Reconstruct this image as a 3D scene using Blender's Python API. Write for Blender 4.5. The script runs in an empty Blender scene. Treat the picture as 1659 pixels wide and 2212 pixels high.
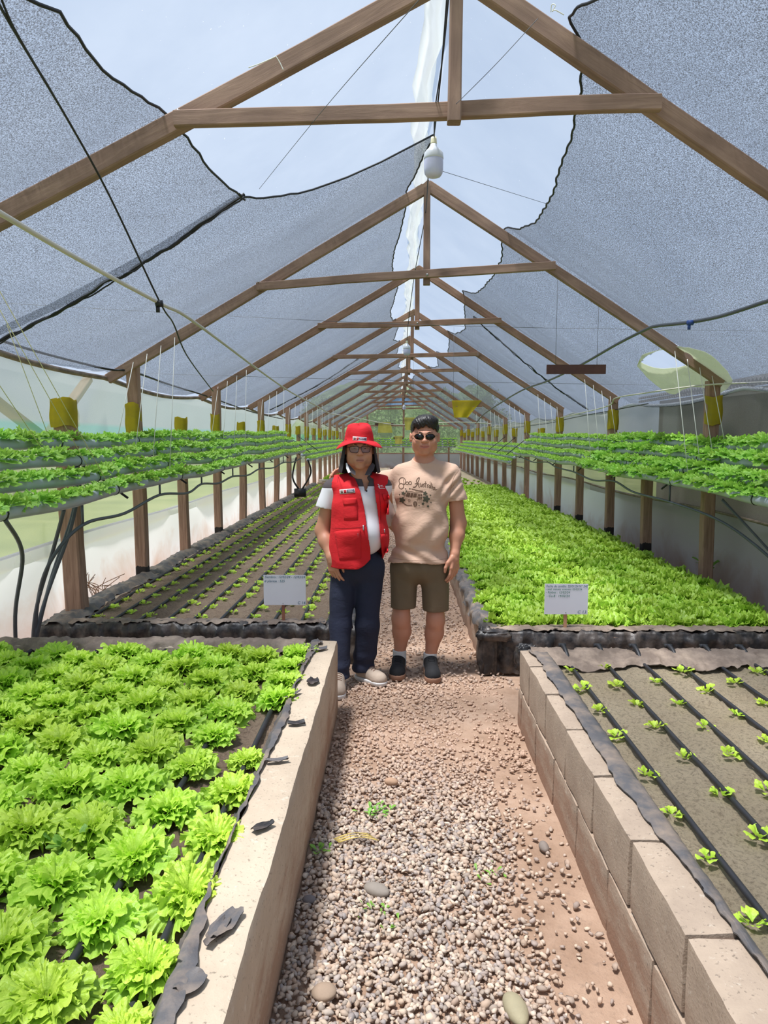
import bpy, bmesh, math, random
import numpy as np
from mathutils import Vector, Matrix
from mathutils.bvhtree import BVHTree

random.seed(7); rng = np.random.default_rng(7)
SC = bpy.context.scene; COL = SC.collection

# ------------------------------------------------------------------ camera
F = 1535.0; CX, CY = 829.5, 1106.0; EYE = 1.55
YAW = math.radians(1.06); PIT = math.radians(5.88)
cam = bpy.data.cameras.new('camera'); cam.sensor_fit = 'HORIZONTAL'; cam.sensor_width = 36.0
cam.lens = F / 1659.0 * 36.0; cam.clip_end = 500; cam.clip_start = 0.05
camo = bpy.data.objects.new('camera', cam); COL.objects.link(camo)
camo.location = (0, 0, EYE); camo.rotation_euler = (math.pi / 2 - PIT, 0, YAW)
SC.camera = camo

# ------------------------------------------------------------------ light and exposure
world = bpy.data.worlds.new('overcast_sky'); SC.world = world; world.use_nodes = True
bgn = world.node_tree.nodes['Background']; bgn.inputs[0].default_value = (0.64, 0.79, 1.0, 1); bgn.inputs[1].default_value = 0.70
sun = bpy.data.lights.new('sun', 'SUN'); sun.energy = 6.6; sun.angle = math.radians(9); sun.color = (1.0, 0.95, 0.86)
suno = bpy.data.objects.new('sun', sun); COL.objects.link(suno); suno.location = (0, 0, 12)
suno.rotation_euler = (math.radians(8), math.radians(-14), 0)
SC.view_settings.view_transform = 'Standard'; SC.view_settings.look = 'None'
SC.view_settings.gamma = 1.0; SC.view_settings.use_curve_mapping = False
SC.view_settings.exposure = 0.24
try:
    SC.cycles.max_bounces = 10; SC.cycles.transparent_max_bounces = 24
    SC.cycles.diffuse_bounces = 5; SC.cycles.transmission_bounces = 6
except Exception: pass

_f = np.array([-math.sin(YAW) * math.cos(PIT), math.cos(YAW) * math.cos(PIT), -math.sin(PIT)])
_r = np.array([math.cos(YAW), math.sin(YAW), 0.0]); _u = np.cross(_r, _f); _o = np.array([0, 0, EYE])
def ray(x, y): return _f + _r * (x - CX) / F - _u * (y - CY) / F
def at(x, y, Y):
    d = ray(x, y); return _o + d * Y / d[1]
def atZ(x, y, Z):
    d = ray(x, y); return _o + d * (Z - EYE) / d[2]

# ------------------------------------------------------------------ helpers
def tag(o, label=None, cat=None, group=None, kind=None):
    if label: o['label'] = label
    if cat: o['category'] = cat
    if group: o['group'] = group
    if kind: o['kind'] = kind
    return o
def empty(name, loc=(0, 0, 0), rz=0.0, **k):
    o = bpy.data.objects.new(name, None); COL.objects.link(o); o.location = loc; o.rotation_euler = (0, 0, rz)
    o.empty_display_size = 0.05
    return tag(o, **k)
def mkmesh(name, v, f, smooth=True):
    me = bpy.data.meshes.new(name)
    v = np.asarray(v, dtype=np.float64).reshape(-1, 3)
    if isinstance(f, np.ndarray) and f.ndim == 2:
        n, m = f.shape
        me.vertices.add(len(v)); me.vertices.foreach_set('co', v.ravel())
        me.loops.add(n * m); me.loops.foreach_set('vertex_index', f.ravel().astype(np.int32))
        me.polygons.add(n); me.polygons.foreach_set('loop_start', np.arange(0, n * m, m, dtype=np.int32))
        try: me.polygons.foreach_set('loop_total', np.full(n, m, dtype=np.int32))
        except Exception: pass
        me.update(calc_edges=True)
    else:
        me.from_pydata([tuple(p) for p in v], [], [tuple(int(i) for i in q) for q in f])
    me.validate()
    if smooth: me.polygons.foreach_set('use_smooth', np.ones(len(me.polygons), dtype=bool))
    return me
def link(name, me, mat=None, parent=None, loc=None, **k):
    """mesh in world coordinates -> one object, origin moved to loc (default: its own centre for things)"""
    o = bpy.data.objects.new(name, me); COL.objects.link(o)
    if mat is not None:
        for m in (mat if isinstance(mat, (list, tuple)) else [mat]): me.materials.append(m)
    if parent is not None: o.parent = parent
    if loc is not None: o.location = loc
    return tag(o, **k)
def W(name, v, f, mat, parent=None, smooth=True, loc=None, **k):
    """world-space vertices; parent empties only translate (rotation zero)"""
    v = np.asarray(v, dtype=np.float64).reshape(-1, 3)
    if loc is None:
        loc = np.array([(v[:, 0].min() + v[:, 0].max()) / 2, (v[:, 1].min() + v[:, 1].max()) / 2, v[:, 2].min()])
    loc = np.array(loc, float)
    me = mkmesh(name, v - loc, f, smooth)
    pl = np.zeros(3); p = parent
    while p is not None: pl += np.array(p.location); p = p.parent
    return link(name, me, mat, parent, tuple(loc - pl), **k)
def setattr_col(me, cols, name='tint'):
    a = me.color_attributes.new(name, 'FLOAT_COLOR', 'POINT')
    c = np.ones((len(me.vertices), 4)); c[:, :cols.shape[1]] = cols
    a.data.foreach_set('color', c.ravel())

def _h(ix, iy, iz, s):
    n = (ix * 374761393 + iy * 668265263 + iz * 2147483647 + s * 974634777).astype(np.int64)
    n = (n ^ (n >> 13)) * 1274126177
    n = n & 0xffffffff
    n = n ^ (n >> 16)
    return (n & 0xffff) / 32767.5 - 1.0
def vn(p, scale, seed=0):
    p = np.asarray(p, float) * scale + 1000.0
    i = np.floor(p).astype(np.int64); f = p - i; f = f * f * (3 - 2 * f)
    r = 0
    for a in (0, 1):
        for b in (0, 1):
            for c in (0, 1):
                w = (f[..., 0] if a else 1 - f[..., 0]) * (f[..., 1] if b else 1 - f[..., 1]) * (f[..., 2] if c else 1 - f[..., 2])
                r = r + w * _h(i[..., 0] + a, i[..., 1] + b, i[..., 2] + c, seed)
    return r
def fbm(p, scale, seed=0, o=3):
    return sum(vn(p, scale * 2 ** k, seed + k) / 2 ** k for k in range(o))
def lerp(xs, a, b): return a + (b - a) * xs

def grid(nx, ny):
    i, j = np.meshgrid(np.arange(nx - 1), np.arange(ny - 1), indexing='ij')
    a = (i * ny + j).ravel()
    return np.stack([a, a + ny, a + ny + 1, a + 1], 1)
def cat(parts):
    vs, fs, n = [], [], 0
    for v, f in parts:
        vs.append(v); fs.append(np.asarray(f) + n); n += len(v)
    return np.concatenate(vs), np.concatenate(fs)
def tube(pts, r, n=8, cap=True):
    pts = np.asarray(pts, float); m = len(pts)
    rr = np.full(m, r) if np.isscalar(r) else np.asarray(r, float)
    t = np.gradient(pts, axis=0); t /= np.linalg.norm(t, axis=1)[:, None] + 1e-12
    up = np.array([0, 0, 1.0]) if abs(t[0, 2]) < .9 else np.array([1.0, 0, 0])
    V = []
    s = np.cross(up, t[0]); s /= np.linalg.norm(s)
    for i in range(m):
        s = s - t[i] * np.dot(s, t[i]); s /= np.linalg.norm(s) + 1e-12
        b = np.cross(t[i], s)
        a = np.arange(n) * 2 * math.pi / n
        V.append(pts[i] + rr[i] * (np.cos(a)[:, None] * s + np.sin(a)[:, None] * b))
    V = np.concatenate(V)
    Fq = []
    for i in range(m - 1):
        k = np.arange(n); k2 = (k + 1) % n
        Fq.append(np.stack([i * n + k, i * n + k2, (i + 1) * n + k2, (i + 1) * n + k], 1))
    Fq = np.concatenate(Fq)
    if cap:
        c0, c1 = len(V), len(V) + 1
        V = np.vstack([V, pts[0], pts[-1]])
        k = np.arange(n); k2 = (k + 1) % n
        Fq = np.vstack([Fq, np.stack([k2, k, np.full(n, c0), np.full(n, c0)], 1), np.stack([(m - 1) * n + k, (m - 1) * n + k2, np.full(n, c1), np.full(n, c1)], 1)])
        Fl = [tuple(dict.fromkeys(q)) for q in Fq.tolist()]
        return V, Fl
    return V, Fq.tolist()
def catl(parts):
    V, Fl = [], []
    n = 0
    for v, f in parts:
        V.append(np.asarray(v)); Fl += [tuple(int(i) + n for i in q) for q in f]; n += len(v)
    return np.concatenate(V), Fl
def box(cx, cy, cz, sx, sy, sz):
    v = np.array([[x, y, z] for x in (-.5, .5) for y in (-.5, .5) for z in (-.5, .5)]) * [sx, sy, sz] + [cx, cy, cz]
    f = [(0, 1, 3, 2), (4, 6, 7, 5), (0, 4, 5, 1), (2, 3, 7, 6), (0, 2, 6, 4), (1, 5, 7, 3)]
    return v, f
def smoothpts(P, n=8):
    P = np.asarray(P, float); out = []
    m = len(P)
    for i in range(m - 1):
        p0 = P[max(i - 1, 0)]; p1 = P[i]; p2 = P[i + 1]; p3 = P[min(i + 2, m - 1)]
        for k in range(n):
            t = k / n
            out.append(.5 * ((2 * p1) + (-p0 + p2) * t + (2 * p0 - 5 * p1 + 4 * p2 - p3) * t * t + (-p0 + 3 * p1 - 3 * p2 + p3) * t ** 3))
    out.append(P[-1]); return np.array(out)
def beam(name, p0, p1, w, h, mat, parent=None, up=(0, 0, 1), wob=0.006, seed=0, **k):
    """sawn timber from p0 to p1, local X along its length, slightly crooked, chamfered"""
    p0 = np.array(p0, float); p1 = np.array(p1, float); L = np.linalg.norm(p1 - p0); x = (p1 - p0) / L
    z = np.array(up, float); z = z - x * z.dot(x)
    z /= np.linalg.norm(z); y = np.cross(z, x)
    n = max(4, int(L / .25) + 1); c = min(w, h) * .1
    prof = np.array([[-w / 2 + c, -h / 2], [w / 2 - c, -h / 2], [w / 2, -h / 2 + c], [w / 2, h / 2 - c], [w / 2 - c, h / 2], [-w / 2 + c, h / 2], [-w / 2, h / 2 - c], [-w / 2, -h / 2 + c]])
    V = []
    for i in range(n):
        t = i / (n - 1); q = np.array([[t * L * .9, 0, seed * 3.7]])
        oy = vn(q, 1.1, 3 + seed)[0] * wob; oz = vn(q, 1.1, 9 + seed)[0] * wob; s = 1 + .05 * vn(q, 3, 5 + seed)[0]
        for a, b in prof: V.append([t * L, a * s + oy, b * s + oz])
    Fl = []
    for i in range(n - 1):
        for j in range(8): Fl.append((i * 8 + j, i * 8 + (j + 1) % 8, (i + 1) * 8 + (j + 1) % 8, (i + 1) * 8 + j))
    Fl.append(tuple(range(7, -1, -1))); Fl.append(tuple((n - 1) * 8 + j for j in range(8)))
    me = mkmesh(name, V, Fl, False)
    o = link(name, me, mat, parent, **k)
    M = Matrix(((x[0], y[0], z[0], p0[0]), (x[1], y[1], z[1], p0[1]), (x[2], y[2], z[2], p0[2]), (0, 0, 0, 1)))
    if parent is not None: M = Matrix.Translation(-Vector(parent.location)) @ M
    o.matrix_basis = M
    return o

# ------------------------------------------------------------------ materials
def lin(c): return tuple(((x / 255) / 12.92 if x / 255 <= .04045 else ((x / 255 + .055) / 1.055) ** 2.4) for x in c)
class NT:
    def __init__(s, name):
        s.m = bpy.data.materials.new(name); s.m.use_nodes = True; s.t = s.m.node_tree; s.t.nodes.clear()
        s.out = s.n('ShaderNodeOutputMaterial')
    def n(s, t, **k):
        q = s.t.nodes.new(t)
        for a, b in k.items(): setattr(q, a, b)
        return q
    def l(s, a, b): s.t.links.new(a, b)
    def coord(s, scale=(1, 1, 1), what='Object'):
        tc = s.n('ShaderNodeTexCoord'); mp = s.n('ShaderNodeMapping'); mp.inputs['Scale'].default_value = scale
        s.l(tc.outputs[what], mp.inputs['Vector']); return mp.outputs[0]
    def noise(s, vec, sc, det=4, rough=.6, dist=0):
        q = s.n('ShaderNodeTexNoise'); q.inputs['Scale'].default_value = sc; q.inputs['Detail'].default_value = det
        q.inputs['Roughness'].default_value = rough; q.inputs['Distortion'].default_value = dist
        if vec is not None: s.l(vec, q.inputs['Vector'])
        return q.outputs['Fac']
    def ramp(s, fac, stops):
        q = s.n('ShaderNodeValToRGB'); e = q.color_ramp.elements
        while len(e) < len(stops): e.new(.5)
        for i, (p, c) in enumerate(stops): e[i].position = p; e[i].color = (*c, 1) if len(c) == 3 else c
        s.l(fac, q.inputs[0]); return q.outputs[0]
    def mix(s, a, b, fac, mode='MIX'):
        q = s.n('ShaderNodeMix', data_type='RGBA', blend_type=mode)
        for v, i in ((fac, 0), (a, 6), (b, 7)):
            if hasattr(v, 'is_linked') or hasattr(v, 'links'): s.l(v, q.inputs[i])
            else: q.inputs[i].default_value = v if i == 0 else ((*v, 1) if len(v) == 3 else v)
        return q.outputs[2]
    def math(s, op, a, b=0.0, c=None):
        q = s.n('ShaderNodeMath', operation=op)
        for i, v in enumerate((a, b) if c is None else (a, b, c)):
            if hasattr(v, 'links'): s.l(v, q.inputs[i])
            else: q.inputs[i].default_value = v
        return q.outputs[0]
    def bsdf(s, col, rough=.7, bump=None, bs=.3, bd=.01, **k):
        b = s.n('ShaderNodeBsdfPrincipled')
        if hasattr(col, 'links'): s.l(col, b.inputs['Base Color'])
        else: b.inputs['Base Color'].default_value = (*col, 1)
        b.inputs['Roughness'].default_value = rough
        for a, v in k.items():
            if a in b.inputs: b.inputs[a].default_value = v
        if bump is not None:
            q = s.n('ShaderNodeBump'); q.inputs['Strength'].default_value = bs; q.inputs['Distance'].default_value = bd
            s.l(bump, q.inputs['Height']); s.l(q.outputs[0], b.inputs['Normal'])
        s.l(b.outputs[0], s.out.inputs[0]); return b
def simple(name, c, rough=.6, var=.12, sc=6, bump=.15, bsc=60, bd=.003, **k):
    t = NT(name); v = t.coord(); c = lin(c)
    n = t.noise(v, sc, 5)
    col = t.ramp(n, [(.3, tuple(x * (1 - var) for x in c)), (.7, tuple(min(1, x * (1 + var)) for x in c))])
    t.bsdf(col, rough, t.noise(v, bsc, 3), bump, bd, **k); return t.m
def wood(name, c1, c2, tar=False, dark=None):
    t = NT(name); v = t.coord((1.2, 14, 14) if not tar else (14, 14, 1.2))
    v0 = t.coord()
    n = t.noise(v, 2.2, 8, .65, .8); n2 = t.noise(v0, 2.0, 4)
    col = t.ramp(n, [(.25, lin(c1)), (.5, lin(tuple((a + b) / 2 for a, b in zip(c1, c2)))), (.75, lin(c2))])
    col = t.mix(col, lin(tuple(x * .72 for x in c1)), t.ramp(n2, [(.45, (0, 0, 0)), (.75, (.6, .6, .6))]))
    if tar:
        sx = t.n('ShaderNodeSeparateXYZ'); t.l(v0, sx.inputs[0])
        z = t.math('ADD', sx.outputs[2], t.math('MULTIPLY', t.noise(v0, 9, 3), .08))
        lo = t.math('LESS_THAN', z, .30); col = t.mix(col, lin((38, 34, 34)), lo)
    t.bsdf(col, .8, n, .45, .004); return t.m
M = {}
M['wood'] = wood('weathered_timber', (128, 101, 86), (172, 142, 122))
M['wood_far'] = wood('brown_timber', (128, 94, 74), (172, 138, 114))
M['post'] = wood('post_timber', (116, 84, 68), (164, 130, 108), tar=False)
def post_mat(tar):
    t = NT('post_timber_tarred' if tar else 'post_timber_bare'); v = t.coord((1.3, 14, 14)); v0 = t.coord()
    n = t.noise(v, 2.2, 8, .65, .6)
    col = t.ramp(n, [(.25, lin((130, 98, 80))), (.75, lin((190, 154, 132)))])
    if tar:
        sx = t.n('ShaderNodeSeparateXYZ'); t.l(v0, sx.inputs[0])
        z = t.math('ADD', sx.outputs[0], t.math('MULTIPLY', t.noise(v0, 9, 3), .1))
        col = t.mix(col, lin((44, 39, 38)), t.math('LESS_THAN', z, .44))
    t.bsdf(col, .85, n, .5, .005); return t.m
M['post'] = post_mat(False); M['post_tar'] = post_mat(True)

def film_mat():
    t = NT('clear_roof_film'); v = t.coord()
    tr = t.n('ShaderNodeBsdfTransparent'); tr.inputs[0].default_value = (.76, .80, .88, 1)
    tl = t.n('ShaderNodeBsdfTranslucent'); tl.inputs[0].default_value = (.85, .87, .9, 1)
    mx = t.n('ShaderNodeMixShader'); n = t.noise(v, 1.3, 5); n2 = t.noise(v, 60, 2)
    f = t.math('ADD', .05, t.math('MULTIPLY', n, .12)); sp = t.math('GREATER_THAN', n2, .76)
    f = t.math('ADD', f, t.math('MULTIPLY', sp, .25))
    t.l(f, mx.inputs[0]); t.l(tr.outputs[0], mx.inputs[1]); t.l(tl.outputs[0], mx.inputs[2]); t.l(mx.outputs[0], t.out.inputs[0])
    return t.m
def net_mat(name, lo, hi, col, tcol, sc=420, stretch=(1, 1, 1), big=.08):
    """woven net: threads block light, gaps let it through"""
    t = NT(name); v = t.coord(stretch)
    tr = t.n('ShaderNodeBsdfTransparent'); tr.inputs[0].default_value = (*tcol, 1)
    tl = t.n('ShaderNodeBsdfTranslucent'); tl.inputs[0].default_value = (*col, 1)
    df = t.n('ShaderNodeBsdfDiffuse'); df.inputs[0].default_value = (*col, 1)
    m0 = t.n('ShaderNodeMixShader'); m0.inputs[0].default_value = .5
    t.l(tl.outputs[0], m0.inputs[1]); t.l(df.outputs[0], m0.inputs[2])
    n = t.noise(v, sc, 2, .7); nb = t.noise(t.coord(), 1.6, 4)
    n3 = t.noise(t.coord((1, 1, 1)), 120, 2)
    g = t.ramp(n, [(.38, (lo,) * 3), (.62, (hi,) * 3)])
    g2 = t.math('ADD', g, t.math('MULTIPLY', t.math('SUBTRACT', nb, .5), big * 2))
    g2 = t.math('ADD', g2, t.math('MULTIPLY', t.math('SUBTRACT', n3, .5), .16))
    # threads have thickness: seen at a grazing angle they close the gaps
    lw_ = t.n('ShaderNodeLayerWeight'); lw_.inputs[0].default_value = .5
    g2 = t.math('MULTIPLY', g2, t.math('SUBTRACT', 1.0, t.math('MULTIPLY', t.math('POWER', lw_.outputs['Facing'], 3.0), .6)))
    mx = t.n('ShaderNodeMixShader'); t.l(g2, mx.inputs[0]); t.l(m0.outputs[0], mx.inputs[1]); t.l(tr.outputs[0], mx.inputs[2])
    t.l(mx.outputs[0], t.out.inputs[0]); return t.m
M['film'] = film_mat()
M['net'] = net_mat('grey_shade_net', .06, .90, lin((96, 98, 104)), (.93, .96, 1.0), 165)
M['mesh_right'] = net_mat('grey_insect_mesh', .12, .42, lin((176, 170, 160)), (.9, .92, .9), 300)
M['patch'] = net_mat('cream_mesh_patch', .05, .3, lin((226, 228, 208)), (.97, .97, .93), 200)
M['mesh_end'] = net_mat('end_insect_mesh', .3, .62, lin((176, 182, 170)), (.95, .97, .95), 300)

def left_mesh():
    t = NT('pale_insect_mesh'); v = t.coord()
    sx = t.n('ShaderNodeSeparateXYZ'); tc = t.n('ShaderNodeNewGeometry'); t.l(tc.outputs['Position'], sx.inputs[0])
    z = t.math('ADD', sx.outputs[2], t.math('MULTIPLY', t.noise(v, .8, 3), .05))
    col = t.ramp(t.math('DIVIDE', z, 2.4), [(.0, lin((206, 210, 192))), (.615, lin((206, 210, 196))), (.63, lin((150, 214, 190))), (.70, lin((150, 214, 190))), (.715, lin((208, 210, 198)))])
    tr = t.n('ShaderNodeBsdfTransparent'); tr.inputs[0].default_value = (.97, .98, .95, 1)
    tl = t.n('ShaderNodeBsdfTranslucent'); df = t.n('ShaderNodeBsdfDiffuse'); t.l(col, tl.inputs[0]); t.l(col, df.inputs[0])
    m0 = t.n('ShaderNodeMixShader'); m0.inputs[0].default_value = .45; t.l(tl.outputs[0], m0.inputs[1]); t.l(df.outputs[0], m0.inputs[2])
    mx = t.n('ShaderNodeMixShader'); n = t.noise(v, 260, 2)
    t.l(t.math('ADD', .22, t.math('MULTIPLY', n, .3)), mx.inputs[0]); t.l(m0.outputs[0], mx.inputs[1]); t.l(tr.outputs[0], mx.inputs[2]); t.l(mx.outputs[0], t.out.inputs[0])
    return t.m
M['mesh_left'] = left_mesh()
def sheet_mat(name, c, stain, trans=.0):
    t = NT(name); v = t.coord(); g = t.n('ShaderNodeNewGeometry'); sx = t.n('ShaderNodeSeparateXYZ'); t.l(g.outputs['Position'], sx.inputs[0])
    n = t.noise(v, 1.5, 6, .6, .5)
    k = t.math('SUBTRACT', t.math('MULTIPLY', n, 1.5), t.math('MULTIPLY', sx.outputs[2], 1.1))
    col = t.mix(lin(c), lin(stain), t.ramp(k, [(.35, (0, 0, 0)), (.8, (.7, .7, .7))]))
    b = t.bsdf(col, .5, t.noise(v, 5, 3), .3, .02)
    if trans:
        tl = t.n('ShaderNodeBsdfTranslucent'); t.l(col, tl.inputs[0]); m = t.n('ShaderNodeMixShader'); m.inputs[0].default_value = trans
        t.l(b.outputs[0], m.inputs[1]); t.l(tl.outputs[0], m.inputs[2]); t.l(m.outputs[0], t.out.inputs[0])
    return t.m
M['sheet_left'] = sheet_mat('white_tarpaulin', (246, 246, 252), (214, 176, 152), .72)
M['sheet_right'] = sheet_mat('grey_tarpaulin', (206, 206, 212), (168, 140, 120), .62)
M['cream_film'] = sheet_mat('cream_film', (214, 218, 220), (206, 208, 198), .5)

def gravel_base():
    t = NT('dusty_dirt'); v = t.coord()
    n = t.noise(v, 3, 8, .65); n2 = t.noise(v, 38, 6, .7)
    c = t.ramp(n, [(.3, lin((150, 120, 98))), (.55, lin((178, 148, 126))), (.75, lin((196, 170, 150)))])
    c = t.mix(c, lin((120, 100, 86)), t.ramp(n2, [(.55, (0, 0, 0)), (.8, (.7, .7, .7))]))
    t.bsdf(c, .95, n2, .7, .015); return t.m
M['dirt'] = gravel_base()
def stone_mat():
    t = NT('gravel_stone'); a = t.n('ShaderNodeVertexColor'); a.layer_name = 'tint'
    v = t.coord(); c = t.mix(a.outputs[0], lin((190, 160, 138)), t.ramp(t.noise(v, 30, 5), [(.40, (.1, .1, .1)), (.75, (.5, .5, .5))]))
    t.bsdf(c, .85, t.noise(v, 160, 3), .4, .002); return t.m
M['stone'] = stone_mat()
def rock(name, c):
    return simple(name, c, .8, .15, 12, .3, 120)
def soil(name, c1, c2, c3):
    t = NT(name); v = t.coord(); n = t.noise(v, 2.2, 6); n2 = t.noise(v, 70, 8, .75); n3 = t.noise(v, 220, 3)
    c = t.ramp(n, [(.3, lin(c1)), (.7, lin(c2))])
    c = t.mix(c, lin(c3), t.ramp(n2, [(.48, (0, 0, 0)), (.64, (.85, .85, .85))]))
    t.bsdf(c, .97, n2, 1.0, .035); return t.m
M['soil_left'] = soil('moist_brown_soil', (176, 148, 124), (202, 174, 148), (134, 110, 90))
M['soil_right'] = soil('dry_sandy_soil', (212, 190, 156), (232, 212, 180), (160, 138, 112))
def concrete(name, c1, c2, st, pores=True):
    t = NT(name); v = t.coord(); n = t.noise(v, 3.5, 7, .65); n2 = t.noise(v, 90, 4, .6)
    c = t.ramp(n, [(.28, lin(c1)), (.7, lin(c2))])
    g = t.n('ShaderNodeNewGeometry'); sx = t.n('ShaderNodeSeparateXYZ'); t.l(g.outputs['Position'], sx.inputs[0])
    k = t.math('SUBTRACT', t.math('MULTIPLY', t.noise(t.coord((1, 1, 3)), 4, 5), 1.0), t.math('MULTIPLY', sx.outputs[2], 1.2))
    c = t.mix(c, lin(st), t.ramp(k, [(.18, (0, 0, 0)), (.45, (.8, .8, .8))]))
    c = t.mix(c, lin(tuple(x * .62 for x in c1)), t.ramp(n2, [(.60, (0, 0, 0)), (.72, (.8, .8, .8))]))
    c = t.mix(c, lin((226, 220, 206)), t.ramp(t.noise(v, 26, 6, .7), [(.60, (0, 0, 0)), (.75, (.5, .5, .5))]))
    t.bsdf(c, .92, n2, .4, .005); return t.m
M['conc_l'] = concrete('plastered_concrete', (178, 160, 140), (202, 184, 162), (158, 124, 100))
M['conc_r'] = concrete('concrete_block', (152, 134, 118), (186, 166, 146), (144, 108, 86))
M['mortar'] = simple('dark_mortar', (96, 78, 66), .95, .3, 20, .5)
def plastic(name, c, dust, rough=.45):
    t = NT(name); v = t.coord(); n = t.noise(v, 9, 6, .65)
    c_ = t.mix(lin(c), lin(dust), t.ramp(n, [(.42, (0, 0, 0)), (.72, (.85, .85, .85))]))
    t.bsdf(c_, rough, t.noise(v, 40, 4), .4, .006); return t.m
M['liner'] = plastic('black_plastic_liner', (34, 32, 34), (112, 100, 92))
M['liner_grey'] = plastic('faded_plastic_liner', (88, 86, 88), (150, 132, 116), .6)
M['liner_tan'] = plastic('dusty_plastic_liner', (120, 104, 92), (176, 156, 138), .7)
M['hose'] = simple('black_drip_hose', (44, 44, 48), .5, .25, 12)
M['cable'] = simple('black_cable', (30, 30, 34), .5)
M['pvc_grey'] = simple('grey_pvc_pipe', (178, 184, 198), .38, .06, 4, .05)
M['pvc_white'] = simple('white_pvc_hose', (204, 200, 186), .5, .08, 5, .05)
M['tube_grey'] = simple('dark_grey_tube', (84, 88, 94), .45, .1)
M['string'] = simple('white_string', (226, 226, 216), .8, .05)
M['string_y'] = simple('yellowed_string', (214, 208, 156), .8, .05)
M['wire'] = simple('steel_wire', (96, 98, 104), .5)
M['yellow'] = plastic('yellow_sticky_sheet', (196, 178, 44), (170, 150, 70), .4)
M['yellow_pale'] = plastic('pale_yellow_sheet', (222, 216, 120), (200, 190, 100), .5)
def trans_plastic(name, c, c2):
    t = NT(name); v = t.coord(); col = t.mix(lin(c), lin(c2), t.ramp(t.noise(v, 9, 6, .65), [(.4, (0, 0, 0)), (.75, (.8, .8, .8))])); b = t.bsdf(col, .45, t.noise(v, 30, 4), .3, .004)
    tl = t.n('ShaderNodeBsdfTranslucent'); t.l(col, tl.inputs[0]); m = t.n('ShaderNodeMixShader'); m.inputs[0].default_value = .55; t.l(b.outputs[0], m.inputs[1]); t.l(tl.outputs[0], m.inputs[2]); t.l(m.outputs[0], t.out.inputs[0]); return t.m
M['yellow'] = trans_plastic('yellow_sticky_sheet', (224, 206, 50), (196, 176, 70)); M['yellow_pale'] = trans_plastic('pale_yellow_sheet', (236, 230, 140), (214, 206, 110))
M['brown_board'] = simple('dark_brown_board', (84, 52, 44), .7, .2, 8)
M['steel'] = simple('galvanised_steel', (176, 178, 180), .35, .05, Metallic=.7)
M['white_board'] = simple('white_sign_board', (232, 234, 242), .4, .03, 3, .02)
M['ink'] = simple('teal_ink', (30, 96, 120), .6); M['ink_g'] = simple('green_ink', (26, 120, 96), .6)
M['stake_r'] = wood('pale_stake_timber', (196, 140, 104), (216, 168, 132)); M['stake_l'] = wood('red_stake_timber', (146, 92, 70), (170, 116, 90))
M['grass'] = None
def leaf_mat(name, c_in, c_out, var=.12, trans=.35, rough=.42):
    t = NT(name); a = t.n('ShaderNodeVertexColor'); a.layer_name = 'tint'; sp = t.n('ShaderNodeSeparateColor'); t.l(a.outputs[0], sp.inputs[0])
    oi = t.n('ShaderNodeObjectInfo')
    c = t.mix(lin(c_in), lin(c_out), sp.outputs[0])
    c = t.mix(c, lin(tuple(min(255, x * 1.13) for x in c_in)), t.math('MULTIPLY', sp.outputs[1], .55))
    hv = t.n('ShaderNodeHueSaturation'); t.l(c, hv.inputs['Color'])
    t.l(t.math('ADD', 1 - var / 2, t.math('MULTIPLY', oi.outputs['Random'], var * 1.5)), hv.inputs['Value'])
    t.l(t.math('ADD', .494, t.math('MULTIPLY', oi.outputs['Random'], .012)), hv.inputs['Hue'])
    col = hv.outputs[0]; v = t.coord()
    b = t.bsdf(col, rough, t.noise(v, 55, 4), .7, .006)
    tl = t.n('ShaderNodeBsdfTranslucent'); t.l(col, tl.inputs[0])
    m = t.n('ShaderNodeMixShader'); m.inputs[0].default_value = trans; t.l(b.outputs[0], m.inputs[1]); t.l(tl.outputs[0], m.inputs[2]); t.l(m.outputs[0], t.out.inputs[0])
    return t.m
M['lettuce'] = leaf_mat('lettuce_leaf', (200, 226, 84), (134, 188, 66), trans=.28)
M['lettuce_carpet'] = leaf_mat('young_lettuce_leaf', (168, 200, 72), (108, 164, 54), trans=.3)
M['lettuce_pipe'] = leaf_mat('pipe_lettuce_leaf', (176, 216, 92), (98, 164, 66))
M['seedling'] = leaf_mat('seedling_leaf', (204, 232, 84), (170, 214, 70))
M['bush'] = leaf_mat('shrub_leaf', (120, 150, 84), (84, 120, 62))
# ================================================================== THE GREENHOUSE
RX, RZ = .285, 3.83                       # ridge line
ML, MR = .569, .645                       # roof pitches
TY = [0.15, 3.55, 6.64, 9.75, 12.95, 16.2, 19.5, 22.8, 26.1, 29.4, 32.7, 35.8]
def _rz(Y): return float(np.interp(Y, [3.55, 6.64], [3.75, RZ]))
def _ml(Y): return float(np.interp(Y, [3.55, 6.64], [.491, ML]))
def _mr(Y): return float(np.interp(Y, [3.55, 6.64], [.656, MR]))
def roofL(d, Y, drop=0.0): m = _ml(Y); c = 1 / math.hypot(1, m); return np.array([RX - d * c, Y, _rz(Y) - d * c * m - drop])
def roofR(d, Y, drop=0.0): m = _mr(Y); c = 1 / math.hypot(1, m); return np.array([RX + d * c, Y, _rz(Y) - d * c * m - drop])
def under(x, Y): return _rz(Y) - (_ml(Y) if x < RX else _mr(Y)) * abs(x - RX)

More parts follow.
